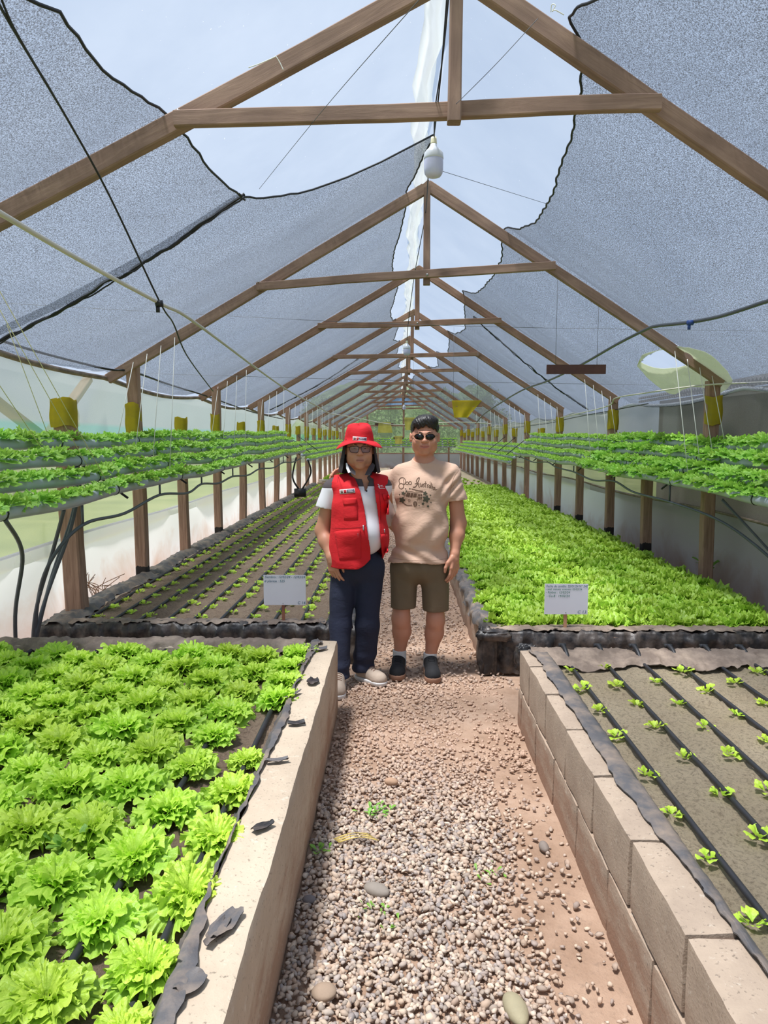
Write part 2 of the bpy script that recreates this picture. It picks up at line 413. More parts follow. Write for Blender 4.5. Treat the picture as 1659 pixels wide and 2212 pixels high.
# ground ---------------------------------------------------------------
nx, ny = 60, 220
gx = np.linspace(-3.3, 3.6, nx); gy = np.linspace(-1.5, 37, ny)
P = np.array([[x, y, 0] for x in gx for y in gy]); P[:, 2] = -.012 + .012 * fbm(P, 1.5, 3)
W('floor', P, grid(nx, ny), M['dirt'], loc=(0, 0, 0), kind='structure')
t = NT('outdoor_grass'); v = t.coord()
c = t.ramp(t.noise(v, .6, 8, .7), [(.3, lin((104, 122, 66))), (.55, lin((138, 150, 88))), (.8, lin((172, 172, 120)))])
t.bsdf(c, .95, t.noise(v, 30, 4), .8, .03); M['grass'] = t.m
v, f = box(0, 30, -.16, 160, 160, .2); W('ground', v, f, M['grass'], smooth=False, kind='structure')

# roof film (with its folded ridge seam) --------------------------------
def slope(fn, d0, d1, Y0, Y1, nd, nY, rip=.012, lift=.06):
    V = []
    for i in range(nd):
        for j in range(nY):
            d = d0 + (d1 - d0) * i / (nd - 1); Y = Y0 + (Y1 - Y0) * j / (nY - 1)
            p = fn(d, Y, -lift); V.append(p)
    V = np.array(V); V[:, 2] += rip * fbm(V, .9, 5); return V, grid(nd, nY)
roof = empty('roof_film', (RX, 3, RZ), label='clear bluish plastic roof film stretched over the rafters, with a folded cream seam', cat='roof film')
v, f = slope(roofL, 0, 3.75, -2.5, 36.2, 12, 120); W('film_slope', v, f, M['film'], roof)
v, f = slope(roofR, 0, 3.55, -2.5, 36.2, 12, 120); W('film_slope', v, f, M['film'], roof)
# seam : a gathered fold of cream film hanging along the ridge
V = []
ns = 260
for j in range(ns):
    Y = -2.0 + 37.5 * j / (ns - 1)
    a = .02 * math.sin(Y * 2.1) + .012 * math.sin(Y * 7.3 + 1)
    for k, (ox, oz) in enumerate([(-.16, .02), (-.13, -.035), (-.10, -.01), (-.075, -.05), (-.05, -.015), (-.03, .03)]):
        V.append([RX + ox + a + .01 * math.sin(Y * 11 + k), Y, RZ + .02 + oz + .01 * math.sin(Y * 5 + k * 2)])
W('film_seam', V, grid(ns, 6), M['cream_film'], roof)

# shade nets ------------------------------------------------------------
LE = [(-2.5, 1.9), (2.2, 1.75), (2.57, 1.62), (2.95, 1.63), (3.31, 1.60), (3.47, 1.57), (3.68, 1.53), (4.13, 1.51), (4.63, 1.43)]
LE2 = [(4.5, 1.45), (4.63, 1.43), (4.79, 1.34), (5.08, 1.07), (5.24, .73), (5.31, .43), (5.335, .17), (5.36, .03), (5.8, .11), (6.37, .20), (6.64, .24), (7.04, .24), (8.18, .39), (9.03, .40), (9.6, .27), (10.01, .31), (11.5, .46), (12.67, .43), (13.3, .28), (14.8, .42), (16.2, .26), (17.8, .36), (19.5, .2), (21, .3), (22.8, .16), (36, .14)]
RE = [(-2.5, .8), (1.8, 1.05), (2.6, .95), (3.05, .76), (3.22, .66), (3.38, .60), (3.46, .59), (3.57, .68), (3.9, .79), (4.18, .83), (4.74, .89), (5.39, .95), (5.93, .95), (6.3, .90), (6.5, .83), (6.81, .81), (7.38, .90), (8.04, .88), (9.02, .83), (9.6, .68), (9.98, .75), (11.36, .92), (12.5, .85), (12.95, .72), (13.6, .82), (15, .9), (16.2, .7), (17.6, .85), (19.5, .66), (22, .5), (24, .3), (36, .2)]
HOLE = (np.array([2.60, 7.03]), [[.084, -.48], [.095, .245]])
def netmesh(fn, edge, d1, Y0, Y1, nd=40, step=.08, sag=.16, seed=1, hole=None):
    nY = int((Y1 - Y0) / step); ex = [e[0] for e in edge]; ed = [e[1] for e in edge]
    V = []; ys = np.linspace(Y0, Y1, nY)
    for i in range(nd):
        t = (i / (nd - 1)) ** 1.0
        for Y in ys:
            d0 = np.interp(Y, ex, ed) + (.006 * math.sin(Y * 9) + .005 * math.sin(Y * 41) if i == 0 else 0)
            d = d0 + (d1 - d0) * t
            k = np.searchsorted(TY, Y); a = TY[max(k - 1, 0)]; b = TY[min(k, len(TY) - 1)]
            u = (Y - a) / (b - a) if b > a else .5
            s = math.sin(math.pi * min(max(u, 0), 1)) ** .8 * sag * (.55 + .45 * math.sin(math.pi * min(1, (d - d0) / (d1 - d0 + 1e-6) * .9 + .05)))
            V.append(fn(d, Y, s - .045))
    V = np.array(V); V[:, 2] += .008 * fbm(V * [1, 3, 1], 1.2, seed) + .02 * vn(V, .7, seed + 3)
    f = grid(nd, nY)
    if hole is not None:          # a round tear in the net
        c = V[f].mean(1)[:, :2] - hole[0]; q = c @ np.linalg.inv(np.array(hole[1])); f = f[np.hypot(q[:, 0], q[:, 1]) > 1]
    return V, f, nY
def hem(name, V, nY, parent, r=.007, rows=(0,)):
    pts = V[:nY]
    tv, tf = tube(pts + [0, 0, -.004] + .004 * np.stack([vn(pts, 15, 1), vn(pts, 15, 2), vn(pts, 15, 3)], 1), r, 5)
    W(name, tv, tf, M['cable'], parent)
def net(label, fn, edge, d1, Y0, Y1, **k):
    root = empty('shade_net', fn(1.6, (Y0 + min(Y1, 10)) / 2), label=label, cat='shade net', group='grey shade nets under the roof')
    v, f, nY = netmesh(fn, edge, d1, Y0, Y1, **k)
    W('net_cloth', v, f, M['net'], root); hem('net_hem', v, nY, root)
    return root, v, nY
r1, vL1, n1 = net('grey shade net nearest the camera on the left roof slope, before the seam', roofL, LE, 3.42, -2.4, 4.70)
r2, vL2, n2 = net('grey shade net on the left roof slope reaching the ridge behind the bulb', roofL, LE2, 3.44, 4.58, 35.7, step=.06)
r3, vR, n3 = net('long grey shade net with scalloped edge on the right roof slope', roofR, RE, 3.42, -2.4, 35.7, nd=150, step=.035, hole=HOLE)
# laced seam between the two left nets
def seam(label, fn, d0, d1, Y0, Y1, r=.012, drop=.0, n=110, sag=True):
    pts = []
    for i in range(n):
        t = i / (n - 1); d = d0 + (d1 - d0) * t; Y = Y0 + (Y1 - Y0) * t
        k = np.searchsorted(TY, Y); a, b = TY[k - 1], TY[k]; u = (Y - a) / (b - a)
        s = math.sin(math.pi * u) ** .8 * .15 * (.55 + .45 * math.sin(math.pi * min(1, t * .9 + .05)))
        pts.append(fn(d, Y, s - .03 + drop))
    pts = np.array(pts); q = pts.copy()
    q[:, 1] += .035 * vn(pts, 8, 4); q[:, 2] += .02 * vn(pts, 9, 8)
    rr = r * (.75 + .5 * np.abs(vn(pts, 14, 6)))
    a = tube(q, rr, 7)
    q2 = pts.copy(); q2[:, 1] += .022 * vn(pts, 12, 14); q2[:, 2] += .012 * vn(pts, 16, 18) - .01
    v, f = catl([a, tube(q2, r * .45, 5)])
    W('laced_net_seam', v, f, M['cable'], label=label, cat='net seam')
seam('thick black laced seam joining two grey shade nets, upper left', roofL, 1.41, 3.40, 4.64, 4.74)
seam('thin dark laced seam across the right shade net behind the second truss', roofR, .95, 3.25, 10.4, 11.4, .011)
seam('thin dark laced seam across the left shade net, far behind the second truss', roofL, 1.2, 3.3, 14.5, 14.5, .012)

# trusses ---------------------------------------------------------------
TW = ['nearest wooden roof truss with a long tie beam, above the light bulb', 'second wooden roof truss from the camera, its ridge joint right below the near light bulb',
      'third wooden roof truss from the camera', 'fourth wooden roof truss from the camera', 'fifth wooden roof truss from the camera', 'sixth wooden roof truss from the camera',
      'seventh wooden roof truss from the camera', 'eighth wooden roof truss from the camera', 'ninth wooden roof truss from the camera', 'tenth wooden roof truss, next before the end wall', 'last wooden roof truss against the end wall']
tie = {3.55: (3.05, 3.09), 6.64: (2.93, 3.09), 9.75: (3.05, 3.11), 12.95: (3.0, 3.06)}
for i, Y in enumerate(TY[1:]):
    t_ = empty('roof_truss', (RX, Y, RZ - .9), label=TW[i], cat='roof truss', group='wooden roof trusses')
    th = .062 if i == 0 else .052
    mt = M['wood'] if i < 2 else M['wood_far']
    hL, hR = .092, .092
    beam('rafter', roofL(-.02, Y, .035), roofL(3.42, Y, .035), th, hL, mt, t_, seed=i)
    beam('rafter', roofR(-.02, Y, .035), roofR(3.2, Y, .035), th, hR, mt, t_, seed=i + 20)
    zl, zr = tie.get(Y, (3.02, 3.08))
    e_ = .07 if i == 0 else 0; xl = RX - (_rz(Y) - zl) / _ml(Y) + .02 + e_; xr = RX + (_rz(Y) - zr) / _mr(Y) - .02 - e_ * .8
    fy = Y - .055 if i != 0 else Y - .055
    beam('tie_beam', (xl, fy, zl), (xr, fy, zr), .042, .072, mt, t_, seed=i + 40, wob=.01)
    kx = RX - .02
    beam('king_post', (kx, Y - .1 if i == 0 else Y, _rz(Y) - .05), (kx - .005, Y - .1 if i == 0 else Y, (zl + zr) / 2 - .07), .062, .06, mt, t_, up=(1, 0, 0), seed=i + 60)
    if i < 3:
        for bx, bz, by in ((xl + .02, zl + .03, Y - .04), (xr - .03, zr + .02, Y - .04), (kx, (zl + zr) / 2, fy - .03)):
            v, f = tube([(bx, by - .03, bz), (bx, by - .008, bz), (bx, by - .006, bz), (bx, by + .0, bz)], [.006, .006, .013, .013], 8)
            W('bolt', v, f, M['steel'], t_)

# posts -----------------------------------------------------------------
def post(x, Y, ztop, tall, label, grp, w=.115, tar=False, trap=True, lean=0.0):
    o = beam('wooden_post', (x + lean, Y, -.05), (x, Y, ztop), w, w * .9, M['post_tar'] if tar else M['post'], up=(0, 1, 0), wob=.014, seed=int(abs(x * 7 + Y * 13)) % 97,
             label=label, cat='post', group=grp)
    o.matrix_basis = o.matrix_basis
    return o
def trap(x, Y, z0, z1, w, lab, mat='yellow', grp='yellow sticky traps wrapped round the posts'):
    V = []; n = 14; hw = w / 2 + .008
    path = [(-hw, hw * .4), (-hw, -hw), (-hw * .4, -hw - .004), (hw * .4, -hw - .008), (hw, -hw), (hw, 0), (hw, hw * .5)]
    for i in range(n):
        z = z0 + (z1 - z0) * i / (n - 1)
        for k, (a, b) in enumerate(path):
            V.append([x + a * (1 + .05 * math.sin(z * 30 + k)), Y + b * (1 + .08 * math.sin(z * 25 + k * 2)), z + .012 * math.sin(k * 1.7 + x * 9 + Y)])
    V = np.array(V); f = grid(n, len(path))
    v2 = V.copy(); v2[:, 0] += (v2[:, 0] - x) * -.03; v2[:, 1] += .003
    W('sticky_trap', *cat([(V, f), (v2, f[:, ::-1])]), M[mat], label=lab, cat='sticky trap', group=grp)
ords = ['nearest', 'second', 'third', 'fourth', 'fifth', 'sixth', 'seventh', 'eighth', 'ninth', 'tenth', 'eleventh', 'twelfth', 'thirteenth', 'fourteenth', 'fifteenth', 'sixteenth', 'seventeenth', 'eighteenth', 'nineteenth', 'twentieth', 'twenty-first', 'twenty-second', 'twenty-third']
LX, RXP = -2.47, 2.93
lposts = [(5.22, 0, 1.83), (6.68, 1, 2.2), (8.15, 0, 1.78), (9.72, 1, 2.2), (11.3, 0, 1.8), (12.95, 1, 2.2), (14.5, 0, 1.8), (16.2, 1, 2.2), (17.8, 0, 1.85), (19.5, 1, 2.2), (21.1, 0, 1.85), (22.8, 1, 2.2), (24.4, 0, 1.85), (26.1, 1, 2.2), (27.7, 0, 1.85), (29.4, 1, 2.2), (31.0, 0, 1.85), (32.7, 1, 2.2)]
for i, (Y, tall, zt) in enumerate(lposts):
    x = LX + (.0 if i else .03)
    zt_ = under(x, Y) - .04 if tall else zt
    post(x, Y, zt_, tall, ords[i] + ' wooden post of the left row, ' + ('reaching up to a rafter' if tall else 'ending above the pipes'), 'wooden posts along the left side', w=.135 if i == 0 else .105, tar=(i in (1, 3)), lean=.03 if i < 2 else 0)
    if i < 16:
        z0 = 1.58 if tall else zt - .17
        trap(x, Y, z0 if tall else zt - .19, (z0 + .3) if tall else zt + .012, .135 if i == 0 else .105, 'yellow sticky sheet on the ' + ords[i] + ' post of the left row')
rposts = [(6.72, 1, 2.2), (8.3, 0, 1.7), (9.8, 1, 2.2), (11.4, 0, 1.7), (12.98, 1, 2.2), (14.5, 0, 1.75), (16.2, 1, 2.2), (17.8, 0, 1.8), (19.5, 1, 2.2), (21.1, 0, 1.8), (22.8, 1, 2.2), (24.4, 0, 1.8), (26.1, 1, 2.2), (27.7, 0, 1.8), (29.4, 1, 2.2), (31, 0, 1.8), (32.7, 1, 2.2)]
for i, (Y, tall, zt) in enumerate(rposts):
    x = RXP - (.02 if not tall else 0)
    zt_ = under(x, Y) - .04 if tall else (1.5 if i in (1, 3) else zt)
    post(x, Y, zt_, tall, ords[i] + ' wooden post of the right row, ' + ('reaching up to a rafter' if tall else 'hidden above by the lettuce pipes'), 'wooden posts along the right side', w=.11, tar=(i in (1, 2, 3, 4)))
    if tall or i > 4:
        z0 = 1.68 if tall else zt - .17
        trap(x, Y, z0 if tall else zt - .19, (z0 + .26) if tall else zt + .012, .11, 'yellow sticky sheet on the ' + ords[i] + ' post of the right row')

# side walls -------------------------------------------------------------
def wallsheet(x, z0, z1, Y0, Y1, nz, nY, wav, seed, ztop=None):
    V = []
    for i in range(nz):
        for j in range(nY):
            Y = Y0 + (Y1 - Y0) * j / (nY - 1); zt = z1 + (ztop(Y) if ztop else 0); z = z0 + (zt - z0) * i / (nz - 1)
            V.append([x, Y, z])
    V = np.array(V); V[:, 0] += wav * fbm(V, .9, seed); return V, grid(nz, nY)
XL, XR = -2.72, 3.18
def topR(Y): return under(XR, Y) + .05 - 2.02 + (topW(Y))
def topL(Y): return under(XL, Y) - .01 - 2.07 + topW(Y)
def topW(Y):
    k = np.searchsorted(TY, Y); a = TY[max(k - 1, 0)]; b = TY[min(k, len(TY) - 1)]; u = min(1, max(0, (Y - a) / (b - a + 1e-9)))
    return -.07 * math.sin(math.pi * u)
wl = empty('wall_left', (XL, 10, 0), kind='structure')
v, f = wallsheet(XL, .64, 2.07, -2, 36, 16, 220, .03, 5, topL); W('insect_mesh', v, f, M['mesh_left'], wl)
v, f = wallsheet(XL + .03, -.02, .74, -2, 36, 10, 220, .03, 8); W('tarpaulin', v, f, M['sheet_left'], wl)
v, f = tube([(XL + .02, y, 2.07 + topL(y)) for y in np.linspace(-2, 36, 200)], .022, 6); W('top_roll', v, f, M['liner_tan'], wl)
v, f = tube([(XL + .05, y, .745 + .012 * math.sin(y * 1.3)) for y in np.linspace(-2, 36, 120)], .012, 6); W('tarpaulin_hem', v, f, M['sheet_left'], wl)
wr = empty('wall_right', (XR, 10, 0), kind='structure')
v, f = wallsheet(XR, .72, 2.02, -2, 36, 16, 220, .03, 15, topR); W('insect_mesh', v, f, M['mesh_right'], wr)
v, f = wallsheet(XR - .03, -.02, .82, -2, 36, 10, 220, .04, 18); W('tarpaulin', v, f, M['sheet_right'], wr)
v, f = tube([(XR - .05, y, .82 + .02 * math.sin(y * 1.1)) for y in np.linspace(-2, 36, 120)], .014, 6); W('tarpaulin_hem', v, f, M['liner_tan'], wr)
v, f = tube([(XR - .02, y, 2.02 + topR(y)) for y in np.linspace(-2, 36, 200)], .02, 6); W('top_roll', v, f, M['cream_film'], wr)
# end wall : mesh gable with a pale film skirt and posts
we = empty('wall_back', (0, 36, 0), kind='structure')
V = []
for i in range(30):
    for j in range(24):
        x = XL + (XR - XL) * i / 29; zt = RZ - (RX - x) * ML if x < RX else RZ - (x - RX) * MR
        V.append([x, 36.0, .8 + (zt - .8) * j / 23])
W('gable_mesh', V, grid(30, 24), M['mesh_end'], we)
v, f = box((XL + XR) / 2, 36.0, .38, XR - XL, .02, .86); W('film_skirt', v, f, M['sheet_right'], we, smooth=False)
v, f = box((XL + XR) / 2, 35.93, .82, XR - XL, .04, .05); W('cross_rail', v, f, M['post'], we, smooth=False)
v, f = box((XL + XR) / 2, 35.93, 2.2, XR - XL, .04, .06); W('cross_rail', v, f, M['post'], we, smooth=False)
for x in (-1.5, .32, 1.8): 
    v, f = box(x, 35.9, 1.5, .09, .08, 3.0); W('gable_post', v, f, M['post'], we, smooth=False)
V = [(-.75, 35.8, 3.16), (1.25, 35.8, 3.16), (RX, 35.8, 3.8), (-.75, 35.82, 3.16), (1.25, 35.82, 3.16), (RX, 35.82, 3.8)]
W('tarpaulin', V, [(0, 1, 2), (5, 4, 3), (0, 3, 4, 1), (1, 4, 5, 2), (2, 5, 3, 0)], simple('pale_blue_tarpaulin', (150, 186, 226), .5), smooth=False, label='pale blue tarpaulin closing the top of the far gable', cat='tarpaulin')

# outside ----------------------------------------------------------------
def brace(p0, p1, lab):
    beam('timber_brace', p0, p1, .05, .09, M['wood'], up=(1, 0, 0), label=lab, cat='brace', group='diagonal timbers outside the left mesh')
brace((-2.86, 4.35, 2.1), (-2.86, 5.9, 1.5), 'diagonal timber behind the left mesh, sloping down toward the far end, above the nearest post')
brace((-2.86, 6.6, 2.1), (-2.86, 5.7, 1.5), 'diagonal timber behind the left mesh rising toward the second post')
brace((-3.1, 4.0, 1.5), (-3.1, 5.2, 2.0), 'faint diagonal timber behind the left mesh at the photo edge')
# neighbouring shed on the right
sh = empty('garden_shed', (5.2, 9, 0), label='dark shed with a corrugated roof edge, dimly seen through the right mesh', cat='shed')
v, f = box(4.7, 7.6, 1.0, 2.0, 5.2, 2.16); W('shed_wall', v, f, simple('shed_wall_boards', (92, 88, 86), .9), sh, smooth=False)
V = []; n = 260
for j in range(n):
    Y = 4.8 + 5.7 * j / (n - 1)
    for x, z in ((3.50, 2.13), (6.0, 2.6)): V.append([x, Y, z + .018 * math.sin(Y * 2 * math.pi / .076)])
V = np.array(V); v2 = V + [0, 0, -.05]
W('corrugated_roof', *cat([(V, grid(n, 2)), (v2, grid(n, 2)[:, ::-1])]), simple('rusty_corrugated_iron', (70, 68, 70), .6), sh)
v, f = box(3.68, 9.7, 1.5, .03, .5, 1.0); W('shed_door', v, f, simple('pale_shed_door', (220, 220, 214), .7), sh, smooth=False)

# hill beyond the end wall
n = 60; V = []
for i in range(n):
    for j in range(n):
        x = -9 + 18 * i / (n - 1); y = 48 + 60 * j / (n - 1); V.append([x, y, 0])
V = np.array(V); V[:, 2] = (5.2 + .9 * fbm(V, .3, 4)) * np.clip((V[:, 1] - 47.5) / 6, 0, 1) * np.clip((9.5 - np.abs(V[:, 0])) / 3, 0, 1) - .1
t = NT('wooded_hillside'); v = t.coord()
c = t.ramp(t.noise(v, 1.2, 8, .75), [(.35, lin((56, 78, 46))), (.55, lin((96, 122, 72))), (.75, lin((160, 176, 130)))])
t.bsdf(c, .95); M['hill'] = t.m
W('hill', V, grid(n, n), M['hill'], kind='structure')
def shrub(cx, cy, h, r, lab, seed):
    rg = np.random.default_rng(seed); N = 2600
    d = rg.normal(size=(N, 3)); d /= np.linalg.norm(d, axis=1)[:, None]
    rad = (.55 + .45 * rg.random(N))[:, None]; p = d * rad * [r, r, h * .45] + [cx, cy, h * .55]
    p += .25 * r * np.stack([vn(p, 1.1, 1 + seed), vn(p, 1.1, 2 + seed), vn(p, 1.1, 3 + seed)], 1)
    a = rg.normal(size=(N, 3)); a /= np.linalg.norm(a, axis=1)[:, None]; b = np.cross(a, d); b /= np.linalg.norm(b, axis=1)[:, None] + 1e-9
    s = .12 * (.6 + .8 * rg.random(N))[:, None]
    V = np.stack([p - a * s, p + b * s * .45, p + a * s, p - b * s * .45], 1).reshape(-1, 3)
    root = empty('shrub', (cx, cy, 0), label=lab, cat='shrub', group='shrubs beyond the end wall')
    o = W('foliage', V, np.arange(N * 4).reshape(N, 4), M['bush'], root); cc = np.repeat(rg.random((N, 3)), 4, axis=0); setattr_col(o.data, cc)
    v, f = tube([(cx, cy, -.1), (cx + .05, cy, h * .3), (cx, cy, h * .7)], [.09, .07, .03], 7); W('trunk', v, f, M['post'], root)
for k, (x, h, r) in enumerate([(-4.3, 4.2, 2.0), (-1.0, 4.8, 2.3), (2.4, 4.4, 2.1), (5.4, 5.0, 2.2)]):
    shrub(x, 42 + 3 * (k % 2), h, r * .72, ['leftmost', 'second from the left', 'third from the left', 'rightmost'][k] + ' of the green shrubs behind the far end mesh', 50 + k)
# ================================================================== BEDS
def conc_bar(x0, x1, y0, y1, z0, z1, seed, res=.045, amp=.006, rnd=.02):
    """solid bar with chipped, rounded edges"""
    def face(o, a, b, na, nb):
        i, j = np.meshgrid(np.linspace(0, 1, na), np.linspace(0, 1, nb), indexing='ij')
        return o + i.ravel()[:, None] * a + j.ravel()[:, None] * b, grid(na, nb)
    sx, sy, sz = x1 - x0, y1 - y0, z1 - z0
    nx = max(3, int(sx / res) + 2); ny = max(3, int(sy / res) + 2); nz = max(3, int(sz / res) + 2)
    o = np.array([x0, y0, z0]); X = np.array([sx, 0, 0.]); Yv = np.array([0, sy, 0.]); Z = np.array([0, 0, sz])
    parts = [face(o + Z, X, Yv, nx, ny), face(o, Z, Yv, nz, ny), face(o + X, Yv, Z, ny, nz), face(o, X, Z, nx, nz), face(o + Yv, Z, X, nz, nx), face(o, Yv, X, ny, nx)]
    v, f = cat(parts)
    lo = np.array([x0, y0, z0]) + rnd; hi = np.array([x1, y1, z1]) - rnd
    q = np.clip(v, lo, hi); d = v - q; L = np.linalg.norm(d, axis=1)
    k = L > rnd; v[k] = q[k] + d[k] / L[k][:, None] * rnd
    nn = np.stack([fbm(v, 9, seed), fbm(v, 9, seed + 7), fbm(v, 9, seed + 13)], 1)
    edge = (np.sum(np.abs(d) > rnd * .5, axis=1) >= 2)
    v = v + nn * amp * (1 + 1.2 * edge)[:, None]
    return v, f
def soilgrid(x0, x1, y0, y1, z, res, amp, seed, furrow=None):
    nx = int((x1 - x0) / res) + 1; ny = int((y1 - y0) / res) + 1
    i, j = np.meshgrid(np.linspace(x0, x1, nx), np.linspace(y0, y1, ny), indexing='ij')
    P = np.stack([i.ravel(), j.ravel(), np.full(nx * ny, z)], 1)
    h = fbm(P, 5, seed, 3) * amp + np.maximum(0, vn(P, 34, seed + 9)) * amp * 1.2 + vn(P, 70, seed + 5) * amp * .25
    P[:, 2] += h
    if furrow: P[:, 2] += furrow(P)
    return P, grid(nx, ny)
def ribbon(path, width_dirs, mat, name, parent, n_w=8, seed=0, amp=.006, ragged=.012, thick=.0025, **k):
    """a plastic sheet strip: path of (left, right) profile lists, crumpled"""
    path = np.asarray(path, float)     # (n, m, 3)
    n, m, _ = path.shape; tt = np.linspace(0, m - 1, 3 * m - 2); i0 = np.minimum(tt.astype(int), m - 2); w_ = (tt - i0)[None, :, None]
    path = path[:, i0] * (1 - w_) + path[:, i0 + 1] * w_; n, m, _ = path.shape; V = path.reshape(-1, 3).copy()
    nz = np.stack([1 - 2 * np.abs(vn(V, 13, seed)), 1 - 2 * np.abs(vn(V, 14, seed + 1)), 1 - 2 * np.abs(vn(V, 15, seed + 2))], 1) * amp * .9 + np.stack([vn(V, 42, seed + 4), vn(V, 42, seed + 5), 1 - 2 * np.abs(vn(V, 38, seed + 6))], 1) * amp * .6
    V += nz; V = V.reshape(n, m, 3)
    e = vn(V[:, 0] * [1, 1, 1], 9, seed + 8) * ragged + vn(V[:, 0], 31, seed + 9) * ragged * .6
    d = V[:, 0] - V[:, 1]; d /= np.linalg.norm(d, axis=1)[:, None] + 1e-9; V[:, 0] += d * e[:, None]
    V = V.reshape(-1, 3); f = grid(n, m); up = V + [0, 0, thick]
    return W(name, *cat([(up, f), (V, f[:, ::-1])]), mat, parent, **k)

# ---- front left bed -------------------------------------------------------
bl = empty('raised_bed', (-1.4, 2.4, 0), label='front left raised bed of plastered concrete full of large lettuces', cat='raised bed', group='raised growing beds')
v, f = conc_bar(-.475, -.336, .55, 3.95, -.03, .41, 11, .025, .0016, .016); W('side_wall', v, f, M['conc_l'], bl)
v, f = conc_bar(-2.6, -.48, 3.83, 3.945, -.03, .40, 12, .05); W('back_wall', v, f, M['conc_l'], bl)
v, f = soilgrid(-2.62, -.44, .55, 3.86, .355, .016, .014, 31); W('bed_soil', v, f, M['soil_left'], bl, label='moist brown soil between the lettuces')
ys = np.linspace(.6, 3.9, 150)
def lw(y): return .014 + .014 * math.sin(y * 2.3) + .016 * math.sin(y * 5.1 + 1)
ribbon([[(-.475 + max(.004, lw(y)), y, .418), (-.475 + .3 * lw(y), y, .419), (-.478, y, .416), (-.488, y, .39), (-.505, y, .365), (-.52, y, .350)] for y in ys], None, M['liner_grey'], 'plastic_liner', bl, seed=3, label='torn grey plastic edge lining')
# torn flaps lying on the wall
for k, (px, py, L, wd, a) in enumerate((p_, q_, l_ * 1.0, w_ * 1.1, a_) for p_, q_, l_, w_, a_ in [(566, 1782, .07, .035, .8), (487, 1990, .11, .05, 1.2), (470, 2010, .09, .03, 1.3), (640, 1560, .07, .03, .2), (690, 1400, .09, .04, .5), (668, 1400, .12, .05, 2.0), (655, 1430, .10, .04, 1.4), (628, 1500, .13, .025, 1.0), (600, 1640, .08, .025, .3), (675, 1470, .08, .05, 1.5), (410, 2120, .07, .05, 1.1), (690, 1385, .07, .03, 1.9)]):
    c = atZ(px, py, .425); n1, n2_ = 9, 5; V = []
    for i in range(n1):
        for j in range(n2_):
            u = i / (n1 - 1) - .5; w_ = (j / (n2_ - 1) - .5) * (1 - 1.2 * abs(u) ** 1.5)
            x = u * L; y = w_ * wd
            V.append([c[0] + x * math.cos(a) - y * math.sin(a), c[1] + x * math.sin(a) + y * math.cos(a), .421 + .010 * abs(u) ** 1.5 + .006 * math.sin(j * 1.3 + k) * abs(u) * 2])
    V = np.array(V); V[:, :2] += .005 * np.stack([vn(V, 60, k), vn(V, 60, k + 30)], 1); f = grid(n1, n2_)
    W('liner_scrap', *cat([(V + [0, 0, .002], f), (V, f[:, ::-1])]), M['liner_grey'] if k % 3 else M['liner'], bl)
# crumpled liner over the back wall
xs = np.linspace(-2.6, -.52, 150)
def bw(x): return .02 * math.sin(x * 9) + .015 * math.sin(x * 23)
ribbon([[(x, 3.80 + bw(x), .37), (x, 3.83 + bw(x), .402), (x, 3.88, .416), (x, 3.93 + .5 * bw(x), .412), (x, 3.955, .38)] for x in xs], None, M['liner_tan'], 'plastic_liner', bl, seed=13, amp=.013, label='dusty crumpled plastic lining')

# ---- front right bed ------------------------------------------------------
br = empty('raised_bed', (1.7, 2.4, 0), label='front right raised bed of bare concrete blocks with small seedlings', cat='raised bed', group='raised growing beds')
v, f = box(.733, 2.2, .18, .10, 3.1, .44); W('mortar_core', v, f, M['mortar'], br, smooth=False)
j1 = 3.78; k = 0
while j1 > .7:
    j0 = j1 - (.29 if k == 0 else .39)
    v, f = conc_bar(.666, .80, j0 + .007, j1 - .004, .205, .412, 40 + k, .03, .0014, .007); W('concrete_block', v, f, M['conc_r'], br)
    j1 = j0; k += 1
j1 = 3.78; k = 0
while j1 > .7:
    j0 = j1 - (.10 if k == 0 else .39)
    v, f = conc_bar(.664, .80, j0 + .007, j1 - .004, -.04, .198, 60 + k, .03, .0014, .007); W('concrete_block', v, f, M['conc_r'], br)
    j1 = j0; k += 1
v, f = conc_bar(.8, 2.9, 3.66, 3.775, -.03, .40, 14, .06); W('back_wall', v, f, M['conc_r'], br)
v, f = soilgrid(.78, 2.95, .8, 3.7, .362, .016, .013, 33); W('bed_soil', v, f, M['soil_right'], br, label='dry sandy soil with small seedlings')
def rw(y): return np.interp(y, [.8, 1.3, 1.55, 1.7, 1.9, 2.1, 2.5, 3.0, 3.3, 3.5, 3.75], [.0, .005, .008, .02, .035, .05, .062, .06, .065, .05, .085])
ribbon([[(.79 - rw(y), y, .42), (.79 - rw(y) * .6, y, .424), (.795, y, .421), (.812, y, .405), (.825, y, .385), (.838, y, .368)] for y in np.linspace(.9, 3.74, 150)], None, M['liner_grey'], 'plastic_liner', br, seed=23, amp=.004, label='grey plastic strip on the block wall')
ribbon([[(x, 3.57 + .025 * math.sin(x * 11), .375), (x, 3.63 + .02 * math.sin(x * 8), .40), (x, 3.69, .416), (x, 3.74, .418), (x, 3.785, .405), (x, 3.79, .36)] for x in np.linspace(.72, 2.9, 160)], None, M['liner_tan'], 'plastic_liner', br, seed=27, amp=.012, label='dusty crumpled plastic lining')
